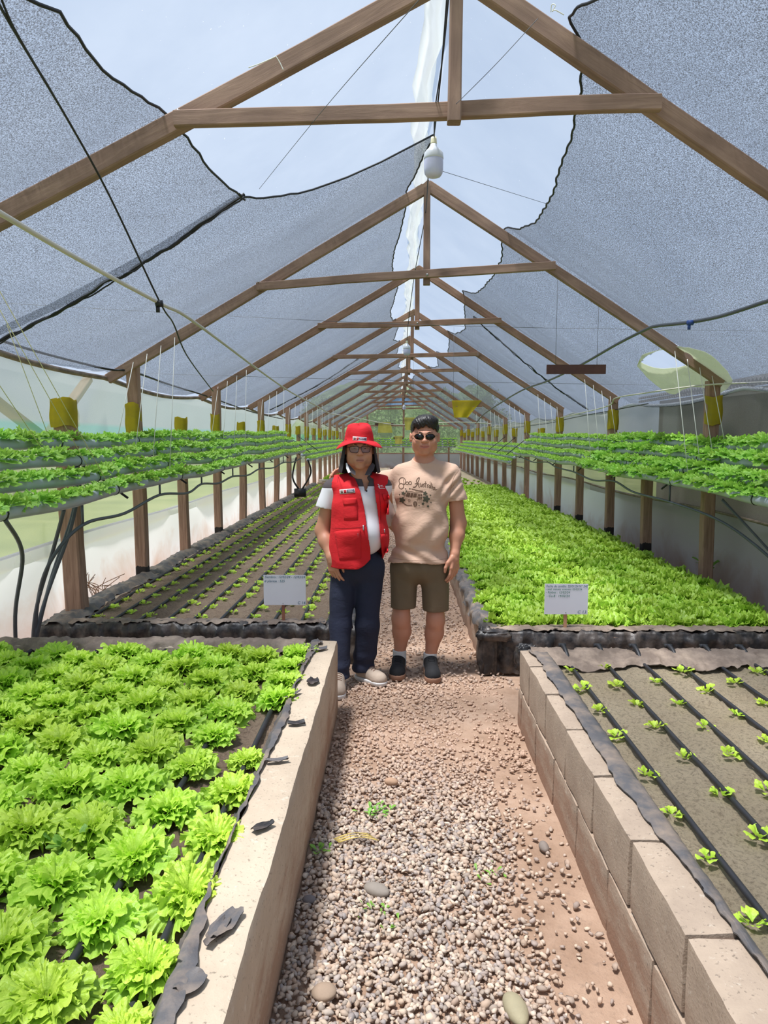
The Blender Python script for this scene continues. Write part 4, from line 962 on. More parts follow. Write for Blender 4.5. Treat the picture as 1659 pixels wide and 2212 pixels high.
def scatter(n, xr, yr, smin, smax, dens, name, seed, zoff=0.0, pinkf=None):
    rg = np.random.default_rng(seed); x = rg.uniform(*xr, n); y = rg.uniform(*yr, n)
    keep = rg.random(n) < dens(x, y); x, y = x[keep], y[keep]; n = len(x)
    z = -.006 + .010 * rg.random(n) + zoff - .005 * np.clip((y - 2.7) / .8, 0, 1)
    s = rg.uniform(smin, smax, n) * (1 + .5 * (rg.random(n) ** 4))
    az = rg.uniform(0, 6.28, n); tl = rg.normal(0, .35, n); t2 = rg.normal(0, .35, n)
    which = rg.integers(0, len(VAR), n)
    base = np.stack(VAR)[which]                                   # n,42,3
    ca, sa = np.cos(az)[:, None], np.sin(az)[:, None]
    X = base[..., 0] * ca - base[..., 1] * sa; Yv = base[..., 0] * sa + base[..., 1] * ca; Z = base[..., 2]
    Z, X = Z + X * tl[:, None], X - Z * tl[:, None]; Z, Yv = Z + Yv * t2[:, None], Yv - Z * t2[:, None]
    V = np.stack([X, Yv, Z], 2) * s[:, None, None] + np.stack([x, y, z + s * .3], 1)[:, None, :]
    nv = base.shape[1]; Fq = (FI[None] + (np.arange(n) * nv)[:, None, None]).reshape(-1, 3)
    c = pal[rg.integers(0, len(pal), n)] * rg.uniform(.75, 1.2, n)[:, None]
    if pinkf is not None:
        w = pinkf(x, y)[:, None]; c = c * (1 - w) + np.array(lin((190, 158, 136))) * w * rg.uniform(.85, 1.1, n)[:, None]
    me = mkmesh(name, V.reshape(-1, 3), Fq, False); setattr_col(me, np.repeat(c, nv, 0))
    return link(name, me, M['stone'], label='loose grey and tan crushed stone covering the path between the beds' if name == 'gravel' else 'dust covered stone chips further along the path behind the people', cat='gravel', kind='stuff')
def dens(x, y):
    edge = .40 + .16 * np.sin(y * 2.4) - .22 * np.clip((2.6 - y), 0, 1) * 0
    right_bare = 1 / (1 + np.exp((x - (.42 - .02 * (y - 1.8) + .05 * np.sin(y * 5))) * 22))
    far = 1 - .62 * np.clip((y - 2.7) / .7, 0, 1)
    right_bare = np.maximum(right_bare, np.where(y > 3.2, .5, .08))
    return np.clip(right_bare * far, 0.05, 1)
pk = lambda x, y: np.clip((y - 2.6) / 1.2, .05, .72) * (1 - .4 * np.clip((y - 4.2) / .6, 0, 1)) + .25 * np.clip((x - .2) / .3, 0, 1)
scatter(21000, (-.33, .655), (1.4, 4.5), .0078, .0150, dens, 'gravel', 1, 0, pk)
def dens2(x, y): return np.clip(np.where((x > -.28) & (x < .57), .95, np.where(y < 4.8, .7, 0.0)), 0, 1)
scatter(17000, (-1.2, 1.4), (4.3, 12), .008, .015, dens2, 'gravel_distant', 2, 0, lambda x, y: .5 + 0 * x)
def river(px, py, L, wd, h, az, c, lab):
    p = atZ(px, py, .01); v = VAR2[0] * 0 + np.array([q for q in VAR2[0]])
    bm = bmesh.new(); bmesh.ops.create_icosphere(bm, subdivisions=4, radius=1.0); v = np.array([q.co[:] for q in bm.verts]); f = np.array([[q.index for q in t_.verts] for t_ in bm.faces]); bm.free()
    v = v * (1 + .07 * vn(v, 1.0, int(px)))[:, None] * [L / 2, wd / 2, h / 2]
    ca, sa = math.cos(az), math.sin(az); v = np.stack([v[:, 0] * ca - v[:, 1] * sa, v[:, 0] * sa + v[:, 1] * ca, v[:, 2]], 1) + [p[0], p[1], h * .40]
    W('river_stone', v, f, rock('stone_' + lab.split()[0] + str(int(px)), c), label=lab, cat='stone')
river(813, 1925, .095, .055, .04, -.5, (142, 132, 122), 'smooth grey oval cobble in the middle of the gravel')
river(1113, 2185, .062, .11, .045, .2, (158, 148, 120), 'yellowish grey oval cobble near the lower right of the path')
river(845, 1690, .06, .045, .035, -.2, (176, 142, 116), 'tan cobble at the middle of the path')
river(1175, 1831, .036, .058, .035, .1, (132, 120, 112), 'small grey pebble on the bare dirt at the right')
river(668, 1944, .045, .035, .028, .1, (120, 114, 114), 'small dark round pebble by the left wall')
river(1090, 1440, .07, .05, .04, .2, (136, 116, 104), 'grey stone beside the black plastic wrapped corner')
river(700, 2145, .07, .06, .035, .2, (160, 138, 118), 'low rounded stone at the foot of the left wall')
# weeds and straw on the path
def weed(px, py, n, r, lab, z=.0, h=.05, mat='seedling', seed=0):
    p = atZ(px, py, z); rg = np.random.default_rng(seed); parts = []; cs = []
    for i in range(n):
        v, f, c = leaf(rg, h * rg.uniform(.6, 1.2), .28, rg.uniform(0, 6.28), rg.uniform(.2, 1.3), .6, .03, 5, 5, 2, .6, .1, .003)
        v += [p[0] + rg.normal() * r, p[1] + rg.normal() * r, z + .01]; parts.append((v, f)); cs.append(c)
    v, f = cat(parts); o = W('weed', v, f, M[mat], label=lab, cat='weed'); setattr_col(o.data, np.clip(np.concatenate(cs), 0, 1))
weed(690, 1845, 14, .016, 'tiny green weed at the foot of the left wall', 0, .035, 'lettuce_pipe', 1)
weed(810, 1760, 30, .028, 'low sprawling weed patch in the gravel', 0, .03, 'lettuce_pipe', 2)
weed(1060, 1890, 12, .03, 'sparse creeping weed right of the path middle', 0, .025, 'lettuce_pipe', 3)
weed(830, 1990, 14, .04, 'brownish sprig below the big grey cobble', 0, .025, 'lettuce_pipe', 4)
weed(1520, 1225, 12, .05, 'small leafy weed at the foot of the nearest right post', .28, .13, 'lettuce_pipe', 5)
weed(150, 1835, 22, .02, 'little blue-green weed between the front lettuces', .37, .05, 'lettuce_pipe', 6)
parts = []
for i in range(9):
    a = atZ(720 + i * 1.5, 1812 + i, .02); b = atZ(795 + 3 * i, 1800 + 2 * i, .022); parts.append(tube(smoothpts([a, (a + b) / 2 + [0, 0, .012 + .003 * (i % 3)], b], 4), .0014, 4))
v, f = catl(parts); W('dry_straw', v, f, simple('dry_straw_stem', (196, 172, 96), .8), label='small tuft of yellow dry straw on the gravel', cat='straw')
parts = []
rg = np.random.default_rng(4)
for i in range(14):
    a = at(215, 1262, 5.9) + [rg.normal() * .05, rg.normal() * .05, 0]; a[2] = .2; parts.append(tube(smoothpts([a, a + [rg.normal() * .05, 0, .12 * rg.uniform(.4, 1)], a + [rg.normal() * .15, rg.normal() * .05, .24 * rg.uniform(.3, 1.1)]], 5), .003, 4))
v, f = catl(parts); W('dry_weed', v, f, simple('dry_stem', (150, 112, 84), .8), label='dry brown weed tuft between the two nearest left posts', cat='weed')

# signs ------------------------------------------------------------------
def textmesh(s, size, shear=.15, font_off=.0):
    cu = bpy.data.curves.new('t', 'FONT'); cu.body = s; cu.size = size; cu.shear = shear; cu.offset = font_off; cu.resolution_u = 3; cu.fill_mode = 'BOTH'
    o = bpy.data.objects.new('t', cu); COL.objects.link(o); dg = bpy.context.evaluated_depsgraph_get(); me = bpy.data.meshes.new_from_object(o.evaluated_get(dg))
    v = np.array([q.co[:] for q in me.vertices]); f = [tuple(p.vertices) for p in me.polygons]
    bpy.data.objects.remove(o); bpy.data.meshes.remove(me); bpy.data.curves.remove(cu); return v, f
def sign(px0, py0, px1, py1, Y, stake_px, stake_bot, stakemat, lines, label):
    a = at(px0, py0, Y); b = at(px1, py1, Y); w = b[0] - a[0]; h = a[2] - b[2]; cx = (a[0] + b[0]) / 2; cz = (a[2] + b[2]) / 2
    r = empty('plot_sign', (cx, Y, b[2]), label=label, cat='sign')
    v, f = box(cx, Y, cz, w, .004, h); bo = W('sign_board', v, f, M['white_board'], r, smooth=False)
    s = at(stake_px, stake_bot, Y); v, f = box(s[0], Y + .012, (s[2] - .05 + cz) / 2, .020, .016, cz - s[2] + .05); W('stake', v, f, M[stakemat], r, smooth=False)
    for (txt, ux, uz, size, mt) in lines:
        v, f = textmesh(txt, size, .18); wd = v[:, 0].max()
        mx = w * (1 - ux) - .004
        if wd > mx: v[:, 0] *= mx / wd
        V = np.stack([a[0] + ux * w + v[:, 0], np.full(len(v), Y - .0032), a[2] - uz * h + v[:, 1]], 1)
        V2 = V + [0, -.0006, 0]; 
        W('handwriting', V2, f, M[mt], r, smooth=False)
    v, f = tube([(s[0], Y - .001, b[2] + .012), (s[0], Y - .0045, b[2] + .012)], .0025, 6); W('nail', v, f, M['hose'], r)
sign(569, 1242, 661, 1307, 4.87, 612, 1345, 'stake_l', [('Siembra : 12/02/24 - 12/03/24', .03, .10, .024, 'ink'), ('# plantas : 525', .02, .235, .024, 'ink'), ('C 14', .80, .97, .030, 'ink')], 'white plot sign reading C 14 on a reddish stake before the seedling bed')
sign(1177, 1261, 1269, 1327, 4.70, 1221, 1364, 'stake_r', [('Fecha de cambio: 25/01/24 N° 540', .03, .11, .022, 'ink'), ('- anal. maceta, sustrato: 05/02/24', .02, .205, .018, 'ink_g'), ('- Riobac : 12/02/24', .02, .31, .021, 'ink_g'), ('- Co.B : 19/02/24', .04, .43, .022, 'ink_g'), ('C 13', .76, .97, .030, 'ink')], 'white plot sign reading C 13 on a pale stake before the lettuce carpet')

# ridge cable and bulbs ---------------------------------------------------
def bulb(px, pyt, Y, s, lab):
    p = at(px, pyt, Y)
    r = empty('light_bulb', (p[0], p[1], p[2]), label=lab, cat='light bulb', group='hanging light bulbs')
    def lathe(prof, mt, nm):
        n = 24; V = []
        for rad, z in prof:
            for k in range(n): V.append([p[0] + rad * s * math.cos(k * 6.2832 / n), p[1] + rad * s * math.sin(k * 6.2832 / n), p[2] + z * s])
        Fq = [(i * n + k, i * n + (k + 1) % n, (i + 1) * n + (k + 1) % n, (i + 1) * n + k) for i in range(len(prof) - 1) for k in range(n)]
        W(nm, V, Fq, mt, r, loc=(p[0], p[1], p[2]))
    lathe([(.001, 0), (.013, -.001), (.015, -.012), (.0165, -.03), (.0165, -.036), (.001, -.037)], simple('bulb_socket_cream', (226, 220, 190), .5), 'socket')
    lathe([(.001, -.034), (.017, -.036), (.020, -.05), (.036, -.064), (.048, -.080), (.0505, -.100), (.0505, -.108), (.049, -.110), (.001, -.111)], simple('bulb_housing_white', (216, 220, 228), .35), 'housing')
    lathe([(.0485, -.109), (.0495, -.12), (.049, -.16), (.046, -.178), (.036, -.192), (.018, -.198), (.001, -.199)], simple('bulb_diffuser', (206, 208, 236), .3), 'diffuser')
    return p
b1 = bulb(937, 296, 3.72, .98, 'large white light bulb hanging under the ridge, nearest the camera')
b2 = bulb(879, 736, 9.4, .95, 'second light bulb hanging from the ridge cable, further back')
b3 = bulb(873, 872, 22, .95, 'small distant light bulb near the end wall')
pts = [at(968, -40, 3.05), at(955, 130, 3.3), at(945, 230, 3.5), at(937, 296, 3.72)]
v, f = tube(smoothpts(pts, 8), .0035, 6); pts2 = [at(972, -40, 3.05), at(958, 110, 3.3), at(940, 235, 3.5), at(938, 300, 3.73)]
W('electric_cable', *catl([(v, f), tube(smoothpts(pts2, 8), .003, 6)]), M['cable'], label='twisted black cable coming down along the ridge to the near bulb', cat='cable')
pts = [at(936, 300, 3.75), at(925, 380, 4.8), at(918, 470, 6.8), at(896, 590, 8.0), at(884, 680, 9.0), at(879, 738, 9.4), at(880, 790, 12.5), at(876, 840, 17), at(873, 874, 22), at(872, 880, 30)]
v, f = tube(smoothpts(pts, 8), .004, 6); W('electric_cable', v, f, M['cable'], label='thin dark cable running on from bulb to bulb under the ridge', cat='cable')

# hoses across the space
pts = [at(-60, 425, 2.2), at(0, 460, 2.5), at(170, 560, 3.2), at(345, 655, 4.2), at(400, 682, 4.9), at(480, 740, 6.2), at(560, 800, 8.2), at(630, 848, 11), at(690, 880, 15), at(712, 893, 17), at(750, 899, 17.3), at(840, 916, 17.6), at(900, 917, 17.8), at(980, 912, 18), at(1055, 915, 18), at(1060, 922, 18)]
v, f = tube(smoothpts(pts, 8), .011, 8); W('water_hose', v, f, M['pvc_white'], label='long off-white hose hanging from the upper left to the far centre', cat='hose')
pts = [at(1720, 632, 4.2), at(1659, 650, 4.5), at(1560, 682, 5.0), at(1490, 696, 5.4), at(1420, 704, 5.9), at(1395, 712, 6.2), at(1330, 745, 7.0), at(1255, 788, 8.2), at(1185, 822, 10), at(1130, 842, 12), at(1085, 868, 14.5), at(1045, 895, 17), at(1030, 912, 17.8)]
v, f = tube(smoothpts(pts, 8), .0135, 8); W('water_hose', v, f, M['tube_grey'], label='thick dark hose sweeping from the right edge down to the far centre', cat='hose')
for (px, py, Y, c, lab) in ((345, 657, 4.15, 'cable', 'black tie wrapped round the off-white hose'), (1490, 698, 5.35, 'blue', 'blue tie wrapped round the thick dark hose')):
    p = at(px, py, Y); mt = M['cable'] if c == 'cable' else simple('blue_tie', (50, 80, 150), .5)
    v, f = tube([p + [-.02, -.01, 0], p + [.02, -.005, .003]], .019, 8); v2, f2 = box(p[0] - .008, p[1] - .01, p[2] - .028, .02, .01, .04)
    W('hose_tie', *catl([(v, f), (v2, f2)]), mt, label=lab, cat='tie')
def cable(pts, r, lab, mt='cable', nm='cable', c='cable', g=None):
    v, f = tube(smoothpts([at(*p) for p in pts], 8), r, 6); W(nm, v, f, M[mt], label=lab, cat=c, group=g)
cable([(-20, -30, 2.2), (15, 40, 2.4), (150, 265, 3.1), (240, 430, 3.6), (345, 652, 4.2), (375, 700, 4.8), (405, 770, 5.6), (460, 845, 7.5)], .0055, 'thick black cord falling from the top left corner over the net')
cable([(-10, -40, 2.25), (30, 60, 2.45), (110, 195, 2.9)], .004, 'second black cord beside the thick one at the top left corner')
cable([(-60, 715, 4.5), (0, 735, 4.9), (100, 765, 5.6), (230, 797, 6.5), (285, 803, 6.75), (370, 832, 8.2), (450, 857, 9.8), (545, 890, 12.9), (610, 905, 15.8)], .010, 'black cable sagging from post to post along the left eave')
cable([(1720, 818, 5.8), (1659, 825, 6.2), (1520, 832, 6.6), (1400, 848, 7.6), (1330, 860, 9), (1310, 878, 9.8), (1220, 900, 12.5), (1160, 915, 16), (1060, 925, 24)], .008, 'pale grey cord running along the right eave', 'pvc_white')
cable([(1400, 872, 8), (1330, 885, 9.7), (1240, 902, 12), (1180, 915, 15), (1100, 925, 20)], .006, 'thin black cable along the right eave behind the posts')
for k, (pts, lab) in enumerate([
    ([(-40, 652, 8.2), (860, 700, 8.4), (1700, 716, 8.6)], 'thin wire stretched across the whole greenhouse above the third tie beam'),
    ([(100, 800, 9.6), (860, 822, 9.7), (1700, 836, 9.8)], 'thin wire stretched across below the fourth tie beam'),
    ([(905, 0, 2.3), (700, 235, 3.3), (560, 408, 4.6)], 'fine wire slanting over the film left of the ridge'),
    ([(1162, 40, 3.3), (1070, 140, 3.35), (985, 225, 3.38)], 'fine wire slanting down to the near king post'),
    ([(950, 368, 4.0), (1180, 440, 5.2)], 'very fine wire running right from behind the near bulb'),
    ([(640, 876, 14), (870, 880, 14.2), (1120, 884, 14.4)], 'thin wire stretched across in front of the far yellow sheets')]):
    cable(pts, .0014 if k > 1 else .0026, lab, 'wire', 'wire', 'wire', 'thin wires under the roof')
# knotted threads on the near rafters
cable([(537, 146, 3.33), (560, 138, 3.32), (592, 124, 3.32), (596, 122, 3.31), (604, 134, 3.31), (612, 151, 3.31)], .0022, 'short loose thread tied on the near left rafter', 'string', 'loose_thread', 'thread')
cable([(1190, 26, 3.33), (1192, 10, 3.32), (1200, 12, 3.31), (1193, 24, 3.32), (1200, 22, 3.31), (1218, 32, 3.32)], .0022, 'short loose thread tied on the near right rafter', 'string', 'loose_thread', 'thread')

# hanging boards with yellow sheets
def board(px0, px1, py0, py1, Y, mat, lab, sheet=None, tilt=0):
    a = at(px0, py0, Y); b = at(px1, py1, Y); r = empty('hanging_board', ((a[0] + b[0]) / 2, Y, b[2]), label=lab, cat='board')
    v, f = box((a[0] + b[0]) / 2, Y, (a[2] + b[2]) / 2, b[0] - a[0], .02, a[2] - b[2]); W('board', v, f, M[mat], r, smooth=False)
    for x in (a[0] * .85 + b[0] * .15, a[0] * .15 + b[0] * .85):
        zt = under(x, Y)
        v, f = tube([(x, Y, a[2]), (x, Y, zt + .05)], .002, 4); W('hanging_thread', v, f, M['wire'], r)
    if sheet:
        sx0, sx1, sx2, sx3, sy, mt = sheet
        V = []; n1, n2_ = 14, 12
        for i in range(n1):
            for j in range(n2_):
                u, w_ = i / (n1 - 1), j / (n2_ - 1); x = (sx0 + (sx1 - sx0) * u) * (1 - w_) + (sx2 + (sx3 - sx2) * u) * w_; y = (py0 - 2) * (1 - w_) + sy * w_
                p = at(x, y, Y - .014); p[1] += .012 * math.sin(u * 9) * w_; V.append(p)
        V = np.array(V); f = grid(n1, n2_); v2 = V + [0, .003, 0]
        W('yellow_sheet', *cat([(V, f), (v2, f[:, ::-1])]), M[mt], r)
    return r
board(1181, 1308, 788, 808, 6.9, 'brown_board', 'dark brown plank hanging in front of the right shade net')
board(968, 1042, 867, 879, 12.4, 'wood_far', 'wooden strip hung at right with a bright yellow sheet draped over it', (976, 1041, 981, 1010, 902, 'yellow'))
board(870, 897, 904, 910, 17.2, 'wood_far', 'small strip with a pale yellow sheet just left of the dark haired man', (873, 897, 876, 890, 929, 'yellow_pale'))
board(810, 850, 914, 919, 19, 'brown_board', 'small hanging strip with a pale yellow sheet right of the red hat', (818, 844, 816, 848, 935, 'yellow_pale'))
board(850, 872, 944, 948, 24, 'brown_board', 'small hanging strip with a pale yellow sheet low in front of the end rack', (852, 870, 854, 868, 959, 'yellow_pale'))

# torn cream mesh patch at the right eave with its round hole
V = []; nr, na_ = 10, 60
outer = np.array([(1376, 792), (1398, 768), (1440, 752), (1492, 752), (1540, 772), (1582, 822), (1548, 852), (1522, 838), (1486, 838), (1452, 852), (1412, 828), (1376, 792)], float)
outer = smoothpts(np.c_[outer, np.zeros(len(outer))], 8)[:, :2]; outer = outer[np.linspace(0, len(outer) - 1, na_).astype(int)]
def rhit(px, py, drop):
    d = ray(px, py); t = 3.0
    for _ in range(40):
        p = _o + d * t; g = p[2] - (under(p[0], p[1]) - drop); t -= g / (d[2] + _mr(p[1]) * d[0] + 1e-9) * .8
    return _o + d * t
def rdrop(px, py):
    dr = .03
    for _ in range(3):
        p = rhit(px, py, dr); a, b = (6.64, 9.75) if p[1] > 6.64 else (3.55, 6.64); dr = .16 * math.sin(math.pi * (p[1] - a) / (b - a)) ** .8 * .8 - .045 + .035
    return p
hc_ = np.array([1440.0, 776.0]); inner = hc_ + np.array([[58 * math.cos(math.pi - a), -20 * math.sin(math.pi - a) * -1] for a in np.linspace(0, 2 * math.pi, na_)]) * [1, -1]
for i in range(nr):
    for j in range(na_):
        u = i / (nr - 1); q = inner[j] * (1 - u) + outer[j] * u; V.append(rdrop(q[0], q[1]))
V = np.array(V); V += .006 * np.stack([vn(V, 9, 1), vn(V, 9, 2), vn(V, 9, 3)], 1); f = grid(nr, na_); v2 = V + [0, 0, .004]
W('mesh_patch', *cat([(V, f), (v2, f[:, ::-1])]), M['patch'], label='torn cream mesh patch with a round hole at the right eave above the nearest post', cat='mesh patch')
for k, (px, py, d, Y) in enumerate([(1572, 722, 0, 6.0), (1330, 800, 0, 9.2), (1168, 705, 0, 8.8), (1010, 825, 0, 14)]): pass
v, f = tube(smoothpts([at(415, 852, 7.0), at(410, 862, 7.0)], 3), .02, 6)
# white rag hanging behind the nearest left post
def rag(px, py, w, h, Y, lab, seed):
    V = []
    for i in range(14):
        for j in range(14):
            u, w_ = i / 13, j / 13; p = at(px + w * (u - .5) * (1 - .5 * (1 - w_)), py + h * w_, Y); p[1] += .04 * math.sin(u * 8 + seed); V.append(p)
    V = np.array(V); V += .02 * np.stack([vn(V, 9, seed), vn(V, 9, seed + 1), vn(V, 9, seed + 2)], 1); f = grid(14, 14); v2 = V + [0, .004, 0]
    W('plastic_rag', *cat([(V, f), (v2, f[:, ::-1])]), simple('white_plastic_rag' + str(seed), (226, 222, 204), .6), label=lab, cat='plastic rag')
rag(158, 877, 34, 46, 6.2, 'crumpled white plastic rag beside the nearest left post', 3)
rag(50, 1055, 46, 30, 5.3, 'white plastic rag behind the lowest left pipes at the photo edge', 5)
# far black junction and stacked pipe at the racks gap
v, f = tube(smoothpts([(-1.95, 15.5, 1.1), (-1.9, 15.6, .8), (-2.1, 15.7, .45), (-2.2, 15.8, .3)], 6), .02, 6)
v2, f2 = tube(smoothpts([(-2.2, 15.5, 1.15), (-2.3, 15.6, .7), (-2.15, 15.7, .4)], 6), .02, 6)
v3, f3 = box(-2.15, 15.7, .36, .25, .15, .18)
W('pump_fitting', *catl([(v, f), (v2, f2), (v3, f3)]), M['cable'], label='black pump fitting with tubes in the gap between the left racks', cat='pump')
v, f = tube([(-2.3, 20.95, .33), (-.5, 20.95, .33)], .03, 8); W('white_pipe', v, f, M['pvc_white'], label='white pipe lying across behind the seedling bed', cat='pipe')
# ================================================================== PEOPLE
class Field:
    def __init__(s, lo, hi, h):
        s.lo = np.array(lo, float); s.h = h; s.n = np.ceil((np.array(hi) - lo) / h).astype(int) + 1
        s.D = np.full(s.n, .5, dtype=np.float32)
    def box(s, lo, hi):
        a = np.clip(((np.array(lo) - s.lo) / s.h).astype(int) - 1, 0, s.n - 1); b = np.clip(((np.array(hi) - s.lo) / s.h).astype(int) + 2, 1, s.n)
        sl = tuple(slice(int(a[i]), int(max(b[i], a[i] + 1))) for i in range(3))
        ax = [s.lo[i] + s.h * np.arange(sl[i].start, sl[i].stop) for i in range(3)]
        return sl, np.stack(np.meshgrid(*ax, indexing='ij'), -1)
    def add(s, prim, k=.02, op='u'):
        fn, lo, hi = prim; m = k + 3 * s.h
        sl, P = s.box(np.array(lo) - m, np.array(hi) + m); d = fn(P).astype(np.float32); a = s.D[sl]
        if op == 'u':
            h = np.maximum(k - np.abs(a - d), 0) / max(k, 1e-6); s.D[sl] = np.minimum(a, d) - h * h * k * .25
        else:
            d = -d; h = np.maximum(k - np.abs(a - d), 0) / max(k, 1e-6); s.D[sl] = np.maximum(a, d) + h * h * k * .25
    def all(s):
        ax = [s.lo[i] + s.h * np.arange(s.n[i]) for i in range(3)]; return np.stack(np.meshgrid(*ax, indexing='ij'), -1)
    def mesh(s):
        D = s.D; ins = D < 0
        c = np.zeros(tuple(s.n - 1), dtype=np.int8)
        for dx in (0, 1):
            for dy in (0, 1):
                for dz in (0, 1): c += ins[dx:s.n[0] - 1 + dx, dy:s.n[1] - 1 + dy, dz:s.n[2] - 1 + dz]
        act = np.argwhere((c > 0) & (c < 8)); idx = -np.ones(tuple(s.n - 1), dtype=np.int64); idx[tuple(act.T)] = np.arange(len(act))
        cor = [(a, b, e) for a in (0, 1) for b in (0, 1) for e in (0, 1)]
        val = {q: D[act[:, 0] + q[0], act[:, 1] + q[1], act[:, 2] + q[2]] for q in cor}
        acc = np.zeros((len(act), 3)); cnt_ = np.zeros(len(act))
        for q in cor:
            for ax in range(3):
                if q[ax] == 0:
                    q2 = tuple(1 if i == ax else q[i] for i in range(3)); a, b = val[q], val[q2]; m = (a < 0) != (b < 0)
                    t = np.where(m, a / np.where(m, a - b, 1), 0); p = np.array(q, float) + np.zeros((len(act), 3)); p[:, ax] += t
                    acc += p * m[:, None]; cnt_ += m
        V = s.lo + s.h * (act + acc / cnt_[:, None])
        Fs = []
        for ax in range(3):
            a = ins[tuple(slice(0, -1) if i == ax else slice(None) for i in range(3))]; b = ins[tuple(slice(1, None) if i == ax else slice(None) for i in range(3))]
            e = np.argwhere(a != b); u, w = (ax + 1) % 3, (ax + 2) % 3
            e = e[(e[:, u] > 0) & (e[:, w] > 0) & (e[:, u] < s.n[u] - 1) & (e[:, w] < s.n[w] - 1)]
            def g(du, dw):
                q = e.copy(); q[:, u] += du; q[:, w] += dw; return idx[tuple(q.T)]
            Q = np.stack([g(-1, -1), g(0, -1), g(0, 0), g(-1, 0)], 1); fl = a[tuple(e.T)]
            Q = np.where(fl[:, None], Q, Q[:, ::-1]); Fs.append(Q)
        Fq = np.concatenate(Fs); Fq = Fq[(Fq >= 0).all(1)]
        return V, Fq
def cone(a, b, ra, rb):
    a = np.array(a, float); b = np.array(b, float); r = max(ra, rb)
    def fn(P):
        ba = b - a; t = np.clip(((P - a) @ ba) / (ba @ ba + 1e-12), 0, 1); return np.linalg.norm(P - a - t[..., None] * ba, axis=-1) - (ra + (rb - ra) * t)
    return fn, np.minimum(a, b) - r, np.maximum(a, b) + r
def ell(c, r, R=None):
    c = np.array(c, float); r = np.array(r, float); m = r.max() if R is not None else r
    def fn(P):
        q = P - c
        if R is not None: q = q @ R
        k0 = np.linalg.norm(q / r, axis=-1); k1 = np.linalg.norm(q / (r * r), axis=-1) + 1e-9; return k0 * (k0 - 1) / k1
    return fn, c - m, c + m
def half(prim, p, n, box=None):
    """keep only the side of the plane where (x-p).n < 0"""
    fn, lo, hi = prim; p = np.array(p, float); n = np.array(n, float); n = n / np.linalg.norm(n)
    return (lambda P: np.maximum(fn(P), (P - p) @ n)), lo, hi
def stretch(prim, c, ky):
    """flatten front to back about y=c"""
    fn, lo, hi = prim
    def g(P):
        Q = P.copy(); Q[..., 1] = c + (P[..., 1] - c) / ky; return fn(Q) * min(1, ky)
    return g, lo, hi
def rotm(az, el=0, ro=0):
    return np.array((Matrix.Rotation(az, 3, 'Z') @ Matrix.Rotation(el, 3, 'X') @ Matrix.Rotation(ro, 3, 'Y')))
def skin_mat(name, c, lip, dark):
    t = NT(name); a = t.n('ShaderNodeVertexColor'); a.layer_name = 'tint'; sp = t.n('ShaderNodeSeparateColor'); t.l(a.outputs[0], sp.inputs[0]); v = t.coord()
    col = t.mix(lin(c), lin(tuple(x * .92 for x in c)), t.noise(v, 18, 4)); col = t.mix(col, lin(lip), sp.outputs[0]); col = t.mix(col, lin(dark), sp.outputs[1])
    b = t.bsdf(col, .5, t.noise(v, 220, 2), .12, .001)
    try: b.inputs['Subsurface Weight'].default_value = .08; b.inputs['Subsurface Radius'].default_value = (.02, .008, .004)
    except Exception: pass
    return t.m
def fabric(name, c, var=.06, sc=400, bump=.2, rough=.85):
    t = NT(name); v = t.coord(); n = t.noise(v, 6, 4); cl = lin(c)
    col = t.ramp(n, [(.3, tuple(x * (1 - var) for x in cl)), (.7, tuple(min(1, x * (1 + var)) for x in cl))])
    h = t.math('ADD', t.math('MULTIPLY', t.noise(t.coord((1, 1, 1.7)), 9, 4, .5, .35), 1.0), t.math('MULTIPLY', t.noise(v, sc, 2), .03))
    t.bsdf(col, rough, h, .5, .016); return t.m

